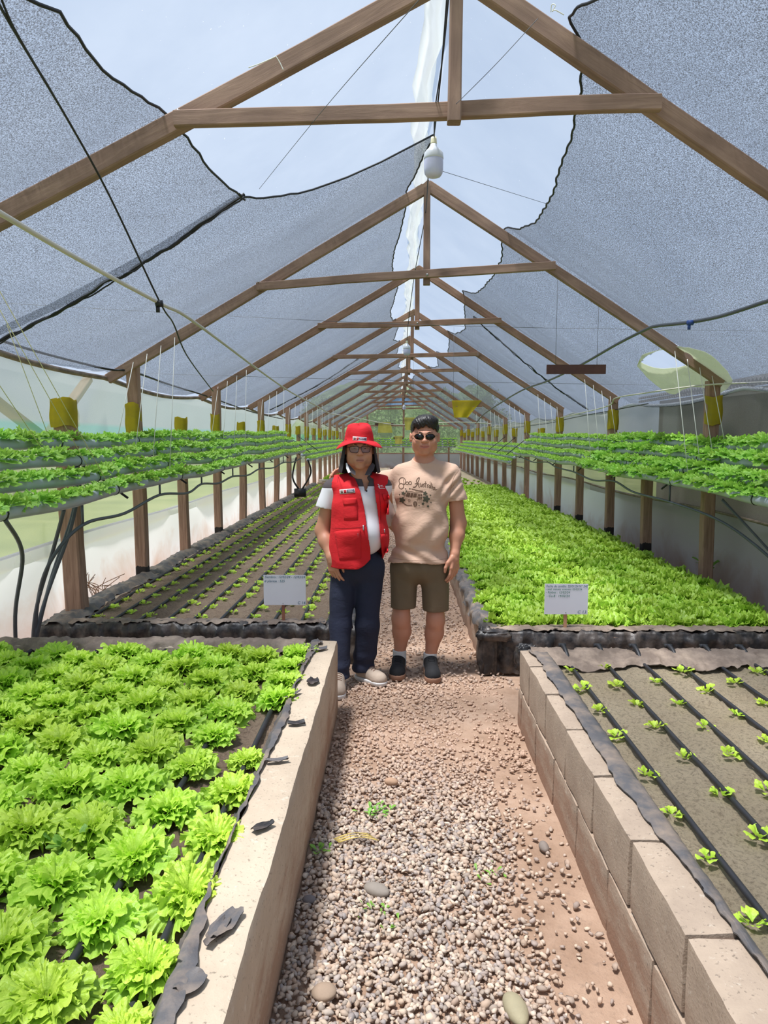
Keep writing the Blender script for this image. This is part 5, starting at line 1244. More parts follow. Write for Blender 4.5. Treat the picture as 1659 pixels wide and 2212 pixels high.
def head(Fd, c, s, yaw, smile, roll=0.0, fat=1.0, earx=.084):
    """adds a head to the field; returns transform local -> world (local: x right in picture, -y to the viewer, z up, eye line near 0)"""
    R = rotm(yaw, 0, roll); c = np.array(c, float); s = np.array(s, float) if not np.isscalar(s) else np.array([s, s, s])
    L = lambda p: c + R @ (np.array(p, float) * s)
    sm = float(s.mean())
    if Fd is None: return L, R, sm
    def E(p, r, k=.02, op='u'): Fd.add(ell(L(p), np.array(r) * s, R), k, op)
    def C(a, b, ra, rb, k=.012): Fd.add(cone(L(a), L(b), ra * sm, rb * sm), k)
    E((0, .02, .035), (.077, .097, .085)); E((0, -.012, -.015), (.073 * fat, .080, .080), .03); E((0, -.022, -.066), (.058 * fat, .062, .050), .035)
    E((0, -.066, -.106), (.024, .020, .018), .028)
    for q in (-1, 1):
        E((q * .040, -.058, -.034), (.028 * fat, .028, .028), .02); E((q * .044 * fat, -.014, -.070), (.024, .036, .034), .03)
        if smile: E((q * .043, -.070, -.043), (.017, .014, .014), .012)
    C((-.034, -.087, .023), (.034, -.087, .023), .011, .011, .014)
    for q in (-1, 1):
        E((q * .031, -.103, .003), (.018, .017, .011), .012, 's'); E((q * .031, -.0775, .003), (.0165, .0165, .0135), .004)
        E((q * .031, -.097, .0025), (.0125, .0095, .0030 if smile else .0036), .002, 's')
    C((0, -.088, .016), (0, -.109, -.024), .0080, .0115); E((0, -.109, -.029), (.0150, .012, .0105), .008)
    for q in (-1, 1): E((q * .0140, -.1005, -.032), (.0085, .010, .0075), .006); E((q * .0075, -.1065, -.0395), (.0032, .005, .0028), .002, 's')
    E((0, -.078, -.068), (.032, .020, .022), .02)
    w = .030 if smile else .025; up = .0065 if smile else -.0005
    for sg in (-1, 1):
        C((0, -.0965, -.0635), (sg * w * .5, -.0945, -.0625 + up * .3), .0046, .0042, .005); C((sg * w * .5, -.0945, -.0625 + up * .3), (sg * w, -.0835, -.0655 + up), .0042, .0022, .005)
        C((0, -.0955, -.0745), (sg * w * .5, -.093, -.0735 + up * .35), .0056, .0050, .005); C((sg * w * .5, -.093, -.0735 + up * .35), (sg * w * .95, -.0835, -.0670 + up), .0050, .0022, .005)
        Fd.add(cone(L((0, -.1005, -.0690)), L((sg * w * .55, -.0985, -.0682 + up * .35)), .0024 if smile else .0013, .0020 if smile else .0012), .002, 's')
        Fd.add(cone(L((sg * w * .55, -.0985, -.0682 + up * .35)), L((sg * w * .98, -.088, -.0662 + up)), .0020 if smile else .0012, .0012), .002, 's')
    for q in (-1, 1):
        E((q * earx, .014, -.002), (.009, .019, .030), .006); E((q * (earx - .002), .006, -.022), (.009, .011, .012), .006); E((q * (earx + .009), .004, .003), (.0055, .009, .016), .004, 's')
    return L, R, sm
def mergemesh(body, headf, zc, ov=.012):
    for Fd, sgn in ((body, 1), (headf, -1)):
        z = Fd.lo[2] + Fd.h * np.arange(Fd.n[2]); d = (z - zc - ov) if sgn > 0 else (zc - z)
        Fd.D = np.maximum(Fd.D, d[None, None, :].astype(np.float32))
    return cat([body.mesh(), headf.mesh()])
def face_tint(V, L, R, c, s, smile):
    q = (V - L((0, 0, 0))) @ R / s
    w = .030 if smile else .025
    lip = np.clip((1.0 - np.hypot(q[:, 0] / (w * 1.05), (q[:, 2] + .0690 - (.0065 if smile else 0) * (q[:, 0] / w) ** 2) / .0120) ** 2) * 3, 0, 1) * (q[:, 1] < -.068) * .75
    T = np.zeros((len(V), 3)); T[:, 0] = lip
    T[:, 1] = np.clip((1 - np.hypot(q[:, 0] / (w * .95), (q[:, 2] + .0685 - (.0065 if smile else 0) * (q[:, 0] / w) ** 2) / .0022)) * 3, 0, 1) * (q[:, 1] < -.068) * .8; return T
def eyes(parent, L, R, s, iris=(40, 26, 20)):
    wm = simple('eye_white', (222, 214, 206), .3, .02); im = simple('eye_iris', iris, .2, .05)
    for q in (-1, 1):
        bm = bmesh.new(); bmesh.ops.create_uvsphere(bm, u_segments=16, v_segments=12, radius=1); v = np.array([p.co[:] for p in bm.verts]); f = [[x.index for x in p.verts] for p in bm.faces]; bm.free()
        c = L((q * .031, -.0785, .003)); ew = W('eye', v * .0118 * s + c, f, wm, parent)
        c = L((q * .031, -.0850, .002)); W('iris', v * .0068 * s + c, f, im, ew)
def limb_hand(Fd, wrist, palmdir, side, nrm, s=1.0, curl=.5, thumb=1, spread=.1):
    """relaxed hand: palmdir = towards the fingers, side = towards the thumb, nrm = back of the hand"""
    d = np.array(palmdir, float); d /= np.linalg.norm(d); n = np.array(nrm, float); n -= d * n.dot(d); n /= np.linalg.norm(n); t = np.cross(d, n)
    if t.dot(np.array(side, float)) < 0: t = -t
    w = np.array(wrist, float)
    Fd.add(cone(w, w + d * .03 * s, .026 * s, .028 * s), .02)
    offs = [.032, .0115, -.010, -.030]; lens = [.040, .045, .042, .033]
    for i, (o, l) in enumerate(zip(offs, lens)):
        k0 = w + d * .018 * s + t * o * .55 * s; k1 = w + d * (.086 - .004 * abs(i - 1)) * s + t * o * s + n * .002
        Fd.add(cone(k0, k1, .0155 * s, .0125 * s), .012)
        a = curl * (.55 + .12 * i); p = k1; r = .0100 * s
        for j, ff in enumerate((1.0, .68, .5)):
            dd = d * math.cos(a) - n * math.sin(a) + t * spread * (1.5 - i) * .35; dd /= np.linalg.norm(dd)
            q = p + dd * l * ff * s; Fd.add(cone(p, q, r, r * .88), .0045); r *= .90; p = q; a += curl * .75
    if thumb:
        p = w + d * .022 * s + t * .026 * s; q = w + d * .052 * s + t * .050 * s - n * .012 * s; Fd.add(cone(p, q, .0165 * s, .0125 * s), .012)
        q2 = q + (d * .030 + t * .010 - n * .008) * s; Fd.add(cone(q, q2, .0120 * s, .0105 * s), .006); q3 = q2 + (d * .024 - t * .002 - n * .006) * s; Fd.add(cone(q2, q3, .0105 * s, .0085 * s), .005)
def nail(parent, p, n, r): pass

def garment(name, parent, mat, lo, hi, h, solid, thick, cuts, fold=None, post=None, k=.03, extra=None):
    Fd = Field(lo, hi, h)
    for pr, kk in solid: Fd.add(pr, kk)
    P = Fd.all()
    if fold is not None: Fd.D += fold(P).astype(np.float32)
    if extra: extra(Fd, P)
    if thick: Fd.D = np.maximum(Fd.D, -(Fd.D + thick))
    for c in cuts: Fd.D = np.maximum(Fd.D, c(P).astype(np.float32))
    V, Fq = Fd.mesh()
    return W(name, V, Fq, mat, parent), V, Fq
def bvh(V, Fq): return BVHTree.FromPolygons([Vector(p) for p in V], [tuple(int(i) for i in q) for q in Fq])
def onto(tree, px, py, off, Yf, grow=0.0):
    d = ray(px, py); dn = Vector(d).normalized(); hit = tree.ray_cast(Vector(_o), dn, 8.0)
    if hit[0] is None: return at(px, py, Yf) 
    return np.array(hit[0]) - np.array(dn) * off
def decal_grid(tree, name, quad, mat, parent, off=.002, thick=.002, nx=8, ny=8, Yf=4.5, bulge=0.0, rnd=0.0, **k):
    q = np.array(quad, float); V = []
    for i in range(nx):
        for j in range(ny):
            u, w = i / (nx - 1), j / (ny - 1); uu, ww = u, w
            if rnd:
                a, b = 2 * u - 1, 2 * w - 1; uu = (a * math.sqrt(1 - rnd * b * b / 2) + 1) / 2; ww = (b * math.sqrt(1 - rnd * a * a / 2) + 1) / 2
            p = (q[0] * (1 - uu) + q[1] * uu) * (1 - ww) + (q[3] * (1 - uu) + q[2] * uu) * ww
            e = min(1, 6 * min(u, 1 - u, w, 1 - w)); V.append(onto(tree, p[0], p[1], off + thick + bulge * e, Yf))
    n = len(V); B = [v + np.array([0, thick + .004 + bulge, 0]) for v in V]
    V = np.array(V + B); f = grid(nx, ny)
    ring = [i * ny for i in range(nx)] + [(nx - 1) * ny + j for j in range(1, ny)] + [i * ny + ny - 1 for i in range(nx - 2, -1, -1)] + [j for j in range(ny - 2, 0, -1)]
    sides = np.array([[ring[i], ring[(i + 1) % len(ring)], ring[(i + 1) % len(ring)] + n, ring[i] + n] for i in range(len(ring))])
    return W(name, V, np.concatenate([f[:, ::-1], f + n, sides]), mat, parent, **k)
def decal_strokes(tree, name, strokes, mat, parent, Yf, off=.0016, **k):
    """strokes: (list of px points, width px)"""
    parts = []
    for pts, wd in strokes:
        P = smoothpts(np.array([(a, b, 0) for a, b in pts], float), 5)[:, :2] if len(pts) > 2 else np.array([np.array(pts[0]) * (1 - u) + np.array(pts[1]) * u for u in np.linspace(0, 1, 5)])
        t_ = np.gradient(P, axis=0); t_ /= np.linalg.norm(t_, axis=1)[:, None] + 1e-9; nrm = np.stack([-t_[:, 1], t_[:, 0]], 1) * wd / 2
        V = []
        for p, n_ in zip(P, nrm):
            for sg in (-1, 0, 1): q = p + sg * n_; V.append(onto(tree, q[0], q[1], off, Yf))
        parts.append((np.array(V), grid(len(P), 3)))
    v, f = cat(parts); return W(name, v, f, mat, parent, smooth=False, **k)
def decal_fill(tree, name, polys, mat, parent, Yf, off=.0014, **k):
    parts = []
    for poly in polys:
        c = np.mean(poly, axis=0); rings = [np.array(poly, float) * s + c * (1 - s) for s in (1.0, .66, .33)]; n = len(poly)
        V = [onto(tree, *p, off, Yf) for r_ in rings for p in r_] + [onto(tree, *c, off, Yf)]
        f = [(i * n + j, i * n + (j + 1) % n, (i + 1) * n + (j + 1) % n, (i + 1) * n + j) for i in range(2) for j in range(n)] + [(2 * n + j, 2 * n + (j + 1) % n, 3 * n) for j in range(n)]
        parts.append((np.array(V), f))
    v, f = catl(parts); return W(name, v, f, mat, parent, smooth=False, **k)
def shoe(parent, heel, toe, upper, sole, h=.075, w=.046, lace=None, name='shoe', solet=.028, accent=None):
    heel = np.array(heel, float); toe = np.array(toe, float); d = toe - heel; d[2] = 0; L = np.linalg.norm(d); d /= L; s = np.array([-d[1], d[0], 0])
    lo = np.minimum(heel, toe) - [.09, .09, .03]; hi = np.maximum(heel, toe) + [.09, .09, .16]; lo[2] = -.03; hi[2] = .17
    H = heel + d * .035; T = toe - d * .042; z = lambda p, q: np.array([p[0], p[1], q])
    Fu = Field(lo, hi, .004)
    for pr, kk in ((cone(z(H, .045), z(H + d * .03, .075), w * .78, w * .74), .02), (cone(z(H + d * .03, .05), z(T, .038), w * .86, w * .92), .03), (cone(z(H + d * .05, .085), z(T - d * .05, .055), w * .72, w * .6), .03), (cone(z(T - d * .02, .035), z(T, .032), w, w * .9), .02)): Fu.add(pr, kk)
    P = Fu.all(); Fu.D = np.maximum(Fu.D, solet - .004 - P[..., 2]); Fu.D = np.maximum(Fu.D, -(np.linalg.norm((P - z(H + d * .015, .118)) / [1, 1, .8], axis=-1) - w * .62))
    V, Fq = Fu.mesh(); o = W(name, V, Fq, upper, parent)
    Fs = Field(lo, hi, .004); Fs.add(cone(z(H, .02), z(T, .02), w * .98, w * 1.08), .02); P = Fs.all()
    Fs.D = np.maximum(Fs.D, np.maximum(P[..., 2] - solet, -.002 - P[..., 2])); V2, F2 = Fs.mesh(); W('sole', V2, F2, sole, o)
    if lace:
        parts = []
        for i in range(4):
            c = z(H + d * (.075 + .018 * i), 0); tree = bvh(V, Fq)
            pts = []
            for u in np.linspace(-.022, .022, 7):
                q = c + s * u; hit = tree.ray_cast(Vector((q[0], q[1], .3)), Vector((0, 0, -1)), 1)
                if hit[0]: pts.append(np.array(hit[0]) + [0, 0, .002])
            if len(pts) > 2: parts.append(tube(pts, .0022, 5))
        if parts: v, f = catl(parts); W('laces', v, f, lace, o)
    return o

# ------------------------------------------------------------------ the younger man
def man_young():
    Y0 = 4.62; Q = lambda px, py, dy=0.0: at(px, py, Y0 + dy); pz = lambda py: at(900, py, Y0)[2]
    root = empty('person', (Q(905, 1300)[0], Y0, 0), label='dark haired person in sunglasses, beige printed t-shirt and olive shorts, arm round the other', cat='person')
    B = Field(Q(680, 1000) * [1, 0, 0] + [0, Y0 - .32, -.01], [Q(1040, 1000)[0], Y0 + .45, 1.78], .005)
    hc = Q(917.5, 943.5, -.0); hs = (1.03, 1.0, .955)
    HF = Field(hc + [-.14, -.16, -.24], hc + [.14, .16, .17], .0024)
    L, R, sm = head(HF, hc, hs, -.04, True, 0.0, 1.08, .088)
    for Fd in (B, HF):
        Fd.add(cone(L((0, .028, -.05)), Q(916, 1004, .03), .056, .064), .03)
        Fd.add(cone(Q(916, 1002, .03), Q(868, 1026, .03), .050, .052), .04); Fd.add(cone(Q(916, 1002, .03), Q(972, 1026, .03), .050, .052), .04)
    B.add(ell(Q(912, 1065, .01), (.145, .085, .14)), .04); B.add(ell(Q(910, 1150, 0), (.14, .09, .16)), .04); B.add(ell(Q(906, 1225, .01), (.14, .075, .08)), .02)
    # left arm of the man, hanging (right in the picture)
    sh, el, wr = Q(980, 1038, .02), Q(990, 1130, .03), Q(982, 1196, -.05)
    B.add(cone(sh, el, .046, .050), .02); B.add(cone(el, el * .6 + wr * .4, .049, .046), .03); B.add(cone(el * .6 + wr * .4, wr, .046, .029), .03)
    limb_hand(B, wr + np.array([0, -.003, -.004]), (-.02, -.15, -1), (-.8, -.6, 0), (.72, -.66, 0), 1.08, .42)
    # right arm round the friend's shoulders
    s2, e2, w2 = Q(862, 1032, .05), Q(802, 1036, .22), Q(756, 1013, .07)
    B.add(cone(s2, e2, .048, .046), .02); B.add(cone(e2, w2, .046, .030), .03)
    limb_hand(B, w2, (-.9, -.40, -.10), (0, -.5, .8), (-.2, .3, .95), .95, .5, thumb=0)
    # legs
    for hip, kn, cf, an, sx in ((Q(872, 1236), Q(866, 1336, .0), Q(868, 1362, .02), Q(863, 1416, .03), -1), (Q(940, 1236), Q(941, 1338, .0), Q(938, 1366, .02), Q(929, 1421, .02), 1)):
        B.add(cone(hip, kn, .062, .058), .02); B.add(cone(kn, cf, .056, .060), .03); B.add(cone(cf, an, .058, .034), .03); B.add(cone(kn + [0, -.018, .02], kn + [0, -.02, -.02], .040, .038), .03)
        B.add(cone(an, an + [0, -.05, -.06], .036, .034), .03); B.add(cone(an + [0, .01, -.05], an + [sx * .01, -.13, -.085], .033, .024), .02)
    V, Fq = mergemesh(B, HF, pz(1010)); sk = skin_mat('tan_skin', (206, 146, 118), (196, 112, 100), (60, 40, 34))
    o = W('body', V, Fq, sk, root); setattr_col(o.data, face_tint(V, L, R, hc, np.array(hs), True)); tb = bvh(V, Fq)
    # teeth just visible in the smile
    v, f = tube([L((-.020, -.0890, -.0655)), L((-.010, -.0950, -.0675)), L((0, -.0962, -.0680)), L((.010, -.0950, -.0675)), L((.020, -.0890, -.0655))], .0019, 6)
    W('teeth', v, f, simple('teeth_white', (224, 216, 206), .3, .02), root)
    eyes(root, L, R, sm)
    # hair
    H = Field(L((-.13, -.16, -.10)) - .02, L((.13, .16, .19)) + .02, .0035)
    H.add(ell(L((0, .022, .060)), np.array([.090, .106, .082]) * hs, R), .01); H.add(ell(L((.01, -.03, .105)), np.array([.070, .062, .042]) * hs, R), .03); H.add(ell(L((-.03, -.045, .088)), np.array([.048, .048, .036]) * hs, R), .02)
    P = H.all(); q = (P - hc) @ R / np.array(hs)
    st = .0022 * np.sin(q[..., 0] * 330 + 160 * q[..., 2] + 90 * q[..., 1] + 4 * vn(q, 18, 3)) * (.6 + .4 * vn(q, 30, 4)) + .003 * vn(q * [1, .5, .5], 50, 8) + .002 * vn(q, 130, 2)
    H.D += st.astype(np.float32)
    # face opening : forehead line, temples, sideburns
    fx = np.abs(q[..., 0]); line = np.where(fx < .066, .062 + .010 * np.sin(q[..., 0] * 70 + 1.0) + .006 * np.sin(q[..., 0] * 190), .062 - (fx - .066) * 6.5)
    line = np.maximum(line, np.where(fx > .074, -.022, line)); opn = (line - q[..., 2])
    cutf = np.minimum(opn, (.012 - q[..., 1]) * 1.0) ; H.D = np.maximum(H.D, cutf.astype(np.float32))
    H.D = np.maximum(H.D, np.minimum(-.055 - q[..., 2] + 0.0, 1).astype(np.float32))
    ear = np.linalg.norm((q - [0, .016, -.006]) / [9, .8, 1.15], axis=-1) - .034; ear = np.maximum(ear, .078 - fx); H.D = np.maximum(H.D, (-ear * .8).astype(np.float32))
    V2, F2 = H.mesh(); W('hair', V2, F2, simple('black_hair', (30, 26, 26), .45, .3, 40, .3, 300), root)
    eb = []
    for sg in (-1, 1): eb.append(tube([L((sg * .016, -.0985, .024)), L((sg * .03, -.0985, .030)), L((sg * .046, -.088, .026))], [.0028, .0038, .002], 6))
    v, f = catl(eb); W('eyebrows', v, f, simple('black_brow', (36, 28, 26), .7), root)
    # sunglasses
    g = None; lens = simple('dark_lens', (14, 14, 16), .12, .05); rim = simple('gold_rim', (120, 92, 70), .3, .05, Metallic=.6)
    gparts = []
    for sg in (-1, 1):
        n = 28; ring = []
        for i in range(n):
            a = 2 * math.pi * i / n; x = .0285 * math.cos(a); z = .0235 * math.sin(a)
            if z < 0: x *= 1 - .12 * (z / .0235) ** 2; x -= sg * .002 * abs(z / .0235)
            else: z *= .86; x *= 1.04
            ring.append((sg * .0345 + x, -.112 + 5.5 * (abs(sg * .0345 + x)) ** 2, .000 + z))
        rg_ = [L(p) for p in ring]; c = L((sg * .0345, -.1115 + 5.5 * .0345 ** 2 - .003, 0))
        V3 = [np.array(p) for p in rg_] + [np.array(p) + R @ np.array([0, .003, 0]) for p in rg_] + [c, c + R @ np.array([0, .006, 0])]
        f3 = [(i, (i + 1) % n, 2 * n) for i in range(n)] + [(n + (i + 1) % n, n + i, 2 * n + 1) for i in range(n)] + [(i, n + i, n + (i + 1) % n, (i + 1) % n) for i in range(n)]
        gparts.append((V3, f3, rg_))
    gl = W('sunglasses', *catl([tube(gparts[k][2] + [gparts[k][2][0]], .0013, 6) for k in (0, 1)] + [tube([L((-.009, -.113, .010)), L((0, -.116, .013)), L((.009, -.113, .010))], .0013, 6), tube([L((-.007, -.113, .003)), L((.007, -.113, .003))], .0011, 6)] + [tube([L((s_ * .063, -.094, .008)), L((s_ * .083, -.03, .006)), L((s_ * .084, .01, .004))], .0016, 6) for s_ in (-1, 1)]), rim, root)
    for k in (0, 1): W('lens', gparts[k][0], gparts[k][1], lens, gl, label='dark oval lens')
    # t-shirt
    tee = fabric('beige_cotton', (204, 170, 148), .05)
    hem = pz(1211)
    cx0 = Q(911, 1100)[0]
    solid = [(ell(Q(912, 1068, .0), (.182, .128, .175)), .05), (ell(Q(909, 1140, -.005), (.186, .142, .20)), .05), (ell(Q(906, 1215, -.005), (.205, .140, .14)), .06), (cone(Q(916, 1008, .03), Q(868, 1022, .03), .060, .064), .05), (cone(Q(916, 1008, .03), Q(974, 1022, .03), .060, .064), .05),
             (cone(Q(972, 1032, .02), Q(996, 1104, .02), .066, .070), .03), (cone(Q(868, 1032, .05), Q(800, 1040, .22), .068, .060), .03), (cone(Q(916, 1002, .03), Q(915, 985, .02), .068, .066), .03)]
    def fold(P):
        x, y, z = P[..., 0] - cx0, P[..., 1], P[..., 2]
        w1 = .0045 * np.sin(60 * (z + .55 * x) + 4 * vn(P, 4, 2)) * np.exp(-((z - pz(1195)) / .07) ** 2)
        w2 = .0060 * np.sin(38 * (x * 1.0 + z * .8) + 3 * vn(P, 3, 7)) * np.exp(-((x - .13) / .09) ** 2) * np.exp(-((z - pz(1100)) / .14) ** 2)
        w3 = .0060 * np.sin(70 * (z - 1.1 * x) + 3 * vn(P, 5, 9)) * np.exp(-((x - .19) / .07) ** 2) * np.exp(-((z - pz(1048)) / .09) ** 2)
        w4 = .0055 * np.sin(30 * (z - .9 * x) + 2.5 * vn(P, 2.5, 12)) * np.exp(-((z - pz(1150)) / .13) ** 2)
        return 1.5 * (w1 + w2 + w3 + w4) + .004 * vn(P, 9, 5)
    d1 = np.array(Q(996, 1104, .02)) - Q(972, 1032, .02); d1 /= np.linalg.norm(d1); pe = Q(991, 1080, .02); dd = np.array([.12, 0, -1.0]); dd /= np.linalg.norm(dd)
    def cut_hem(P): return (hem + .006 * np.sin(P[..., 0] * 17)) - P[..., 2]
    nc = Q(915, 978, -.0)
    def cut_neck(P): return -(np.linalg.norm((P - nc) / [1.0, 1.05, 1.0], axis=-1) - .079)
    def cut_sleeve(P):
        a = np.linalg.norm((P - pe)[..., [0, 1]], axis=-1) - .11; b = -((P - pe) @ dd)
        c = Q(968, 1090)[0] - P[..., 0]
        return -np.maximum(np.maximum(a, b), c)
    ts, Vt, Ft = garment('t_shirt', root, tee, Q(770, 1000) * [1, 0, 0] + [0, Y0 - .22, pz(1240)], [Q(1035, 1000)[0], Y0 + .34, pz(975)], .0055, solid, .011, [cut_hem, cut_neck, cut_sleeve], fold)
    tr = bvh(Vt, Ft)
    # collar band
    pts = []
    for a in np.linspace(0, 2 * math.pi, 40, endpoint=False):
        dv = Vector((math.cos(a), math.sin(a), -.42)); hit = tr.ray_cast(Vector(Q(915, 990, .01)), dv.normalized(), 1)
        if hit[0]: pts.append(np.array(hit[0]))
    if len(pts) > 30:
        v, f = tube(np.array(pts + [pts[0]]) , .0055, 8, False); W('collar_band', v, f, tee, ts)
    decal_strokes(tr, 'stitching', [([(991, 1016), (981, 1030), (975, 1050), (972, 1070)], .7), ([(973, 1077), (985, 1078), (1004, 1076)], .6), ([(842, 1204), (870, 1209), (905, 1211), (940, 1210), (970, 1206)], .6)], fabric('tee_thread', (160, 128, 108)), ts, Y0 - .1)
    # print on the shirt, traced from the letters and the van
    c_ = lambda pts: [(820 + a / 5.82, 880 + b / 5.82) for a, b in pts]
    def ring(cx, cy, rx, ry=None): ry = ry or rx; return c_([(cx + rx * math.cos(a), cy + ry * math.sin(a)) for a in np.linspace(0, 6.45, 12)])
    st = [(c_([(300, 905), (305, 940), (300, 972)]), 1.4), (ring(272, 990, 30, 34), 1.5), (c_([(252, 960), (244, 915), (268, 886), (302, 886), (325, 915), (322, 955), (300, 975)]), 1.5),
          (ring(346, 952, 17), 1.4), (ring(384, 950, 18), 1.4), (c_([(420, 1002), (448, 998), (474, 960), (500, 890), (484, 888), (462, 925), (480, 965), (500, 1005)]), 1.7), (c_([(440, 962), (470, 955), (500, 962)]), 1.2),
          (c_([(512, 950), (510, 985), (525, 995), (536, 960), (540, 1000)]), 1.4), (c_([(562, 958), (548, 970), (562, 985), (550, 1002)]), 1.4), (c_([(578, 930), (576, 1004)]), 1.4), (c_([(562, 958), (592, 956)]), 1.2),
          (c_([(598, 968), (600, 1008)]), 1.3), (c_([(600, 980), (608, 968), (618, 970)]), 1.2), (ring(628, 995, 11, 13), 1.3), (c_([(640, 980), (642, 1015)]), 1.3), (c_([(634, 930), (640, 975)]), 0.9), (c_([(650, 945), (656, 1022)]), 1.4), (c_([(666, 985), (670, 1020)]), 1.4), (c_([(660, 968), (664, 972)]), 1.5),
          (ring(682, 1018, 12, 14), 1.3), (c_([(695, 1000), (698, 1034), (722, 1034)]), 1.3)]
    ink = simple('brown_print_ink', (96, 70, 52), .8, .1); ink2 = simple('grey_green_print_ink', (78, 76, 60), .8, .1)
    decal_strokes(tr, 'printed_lettering', st, ink, ts, Y0 - .14, label='brown handwritten Doo Australia lettering')
    van = [(c_([(330, 1062), (400, 1058), (470, 1072), (540, 1062)]), 1.0), (c_([(330, 1062), (312, 1110), (298, 1150), (302, 1205)]), 1.0), (c_([(302, 1205), (345, 1230), (410, 1228)]), 1.8), (c_([(400, 1022), (460, 1038), (545, 1052)]), 1.3), (c_([(450, 1048), (545, 1060)]), .9),
           (c_([(470, 1075), (478, 1120), (472, 1180)]), .8), (ring(447, 1214, 20, 30), 1.5), (ring(447, 1214, 10, 18), 1.2), (ring(372, 1168, 12, 15), .8), (c_([(480, 1130), (540, 1128)]), .8), (c_([(480, 1165), (530, 1160)]), .8)]
    decal_strokes(tr, 'printed_van', van, ink, ts, Y0 - .14, label='line drawing of an old camper van')
    rect = lambda a, b, c, d: c_([a, b, c, d])
    decal_fill(tr, 'printed_van_windows', [rect((345, 1072), (388, 1074), (376, 1128), (322, 1118)), rect((394, 1075), (428, 1078), (410, 1132), (382, 1128)), rect((434, 1080), (466, 1084), (464, 1128), (418, 1130)), rect((484, 1090), (506, 1090), (506, 1116), (484, 1116)), rect((512, 1090), (534, 1090), (534, 1112), (512, 1114)), rect((486, 1134), (506, 1132), (506, 1152), (486, 1154)), rect((512, 1132), (532, 1130), (532, 1150), (512, 1152))], ink, ts, Y0 - .14, label='dark window panes of the printed van')
    def flower(cx, cy, r): return c_([(cx + r * (.80 + .18 * math.cos(5 * a)) * math.cos(a), cy + r * (.80 + .18 * math.cos(5 * a)) * math.sin(a)) for a in np.linspace(0, 2 * math.pi, 36, endpoint=False)])
    decal_fill(tr, 'printed_flowers', [flower(*q) for q in ((296, 1080, 26), (283, 1166, 42), (572, 1082, 30), (586, 1152, 50), (545, 1212, 20), (608, 1244, 18), (336, 1052, 12), (380, 1020, 11), (326, 1022, 9), (496, 1235, 9), (640, 1107, 10), (646, 1196, 10), (250, 1095, 9))], ink2, ts, Y0 - .14, label='grey-green printed flowers')
    # shorts
    olive = fabric('olive_cloth', (112, 96, 74), .06)
    cr = pz(1268)
    def legp(hx, hy, bx, by, r0, r1, dy=0): return (cone(Q(hx, hy, dy), Q(bx, by, dy), r0, r1), .03)
    solid = [(ell(Q(906, 1222, 0), (.190, .128, .12)), .04), legp(874, 1240, 868, 1345, .092, .077), legp(938, 1240, 942, 1350, .094, .084)]
    xc = Q(905, 1290)[0]
    def foldS(P): return .0035 * np.sin(22 * (P[..., 2] * .5 + P[..., 0] * 2.5) + 3 * vn(P, 3, 4)) + .003 * vn(P, 7, 6)
    def cutS(P): return np.where(P[..., 0] < xc, pz(1312), pz(1317)) - P[..., 2]
    def cutgap(P): return -(np.maximum(np.abs(P[..., 0] - (xc + (cr - P[..., 2]) * -.02)) - np.clip((cr - P[..., 2]) * .16, 0, .04), P[..., 2] - cr))
    so, _, _ = garment('shorts', root, olive, Q(815, 1200) * [1, 0, 0] + [0, Y0 - .2, pz(1330)], [Q(995, 1200)[0], Y0 + .2, pz(1195)], .006, solid, .011, [cutS, lambda P: P[..., 2] - pz(1200)], foldS, extra=lambda Fd, P: None)
    # socks and shoes
    sock = fabric('white_sock', (206, 206, 204)); bl_ = fabric('black_suede', (30, 30, 33)); gum = simple('gum_sole', (150, 112, 90), .7)
    for (ax, ay, dy, tx, ty, nm) in ((863, 1414, .03, 857, 1466, 0), (929, 1420, .02, 936, 1472, 1)):
        a = Q(ax, ay, dy); S = Field(a - .09, a + .09, .004); S.add(cone(a + [0, 0, .045], a + [0, -.01, -.05], .045, .046), .01); P = S.all(); S.D = np.maximum(S.D, P[..., 2] - a[2] - .034); V3, F3 = S.mesh(); so_ = W('sock', V3, F3, sock, root)
        t2 = atZ(tx, ty - 8, .03); heel = np.array([a[0], a[1] + .055, 0]); toe = np.array([t2[0], t2[1] - .02, 0])
        sh_ = shoe(root, heel, toe, bl_, gum, w=.050, lace=bl_, solet=.034)
    return root
man_young()

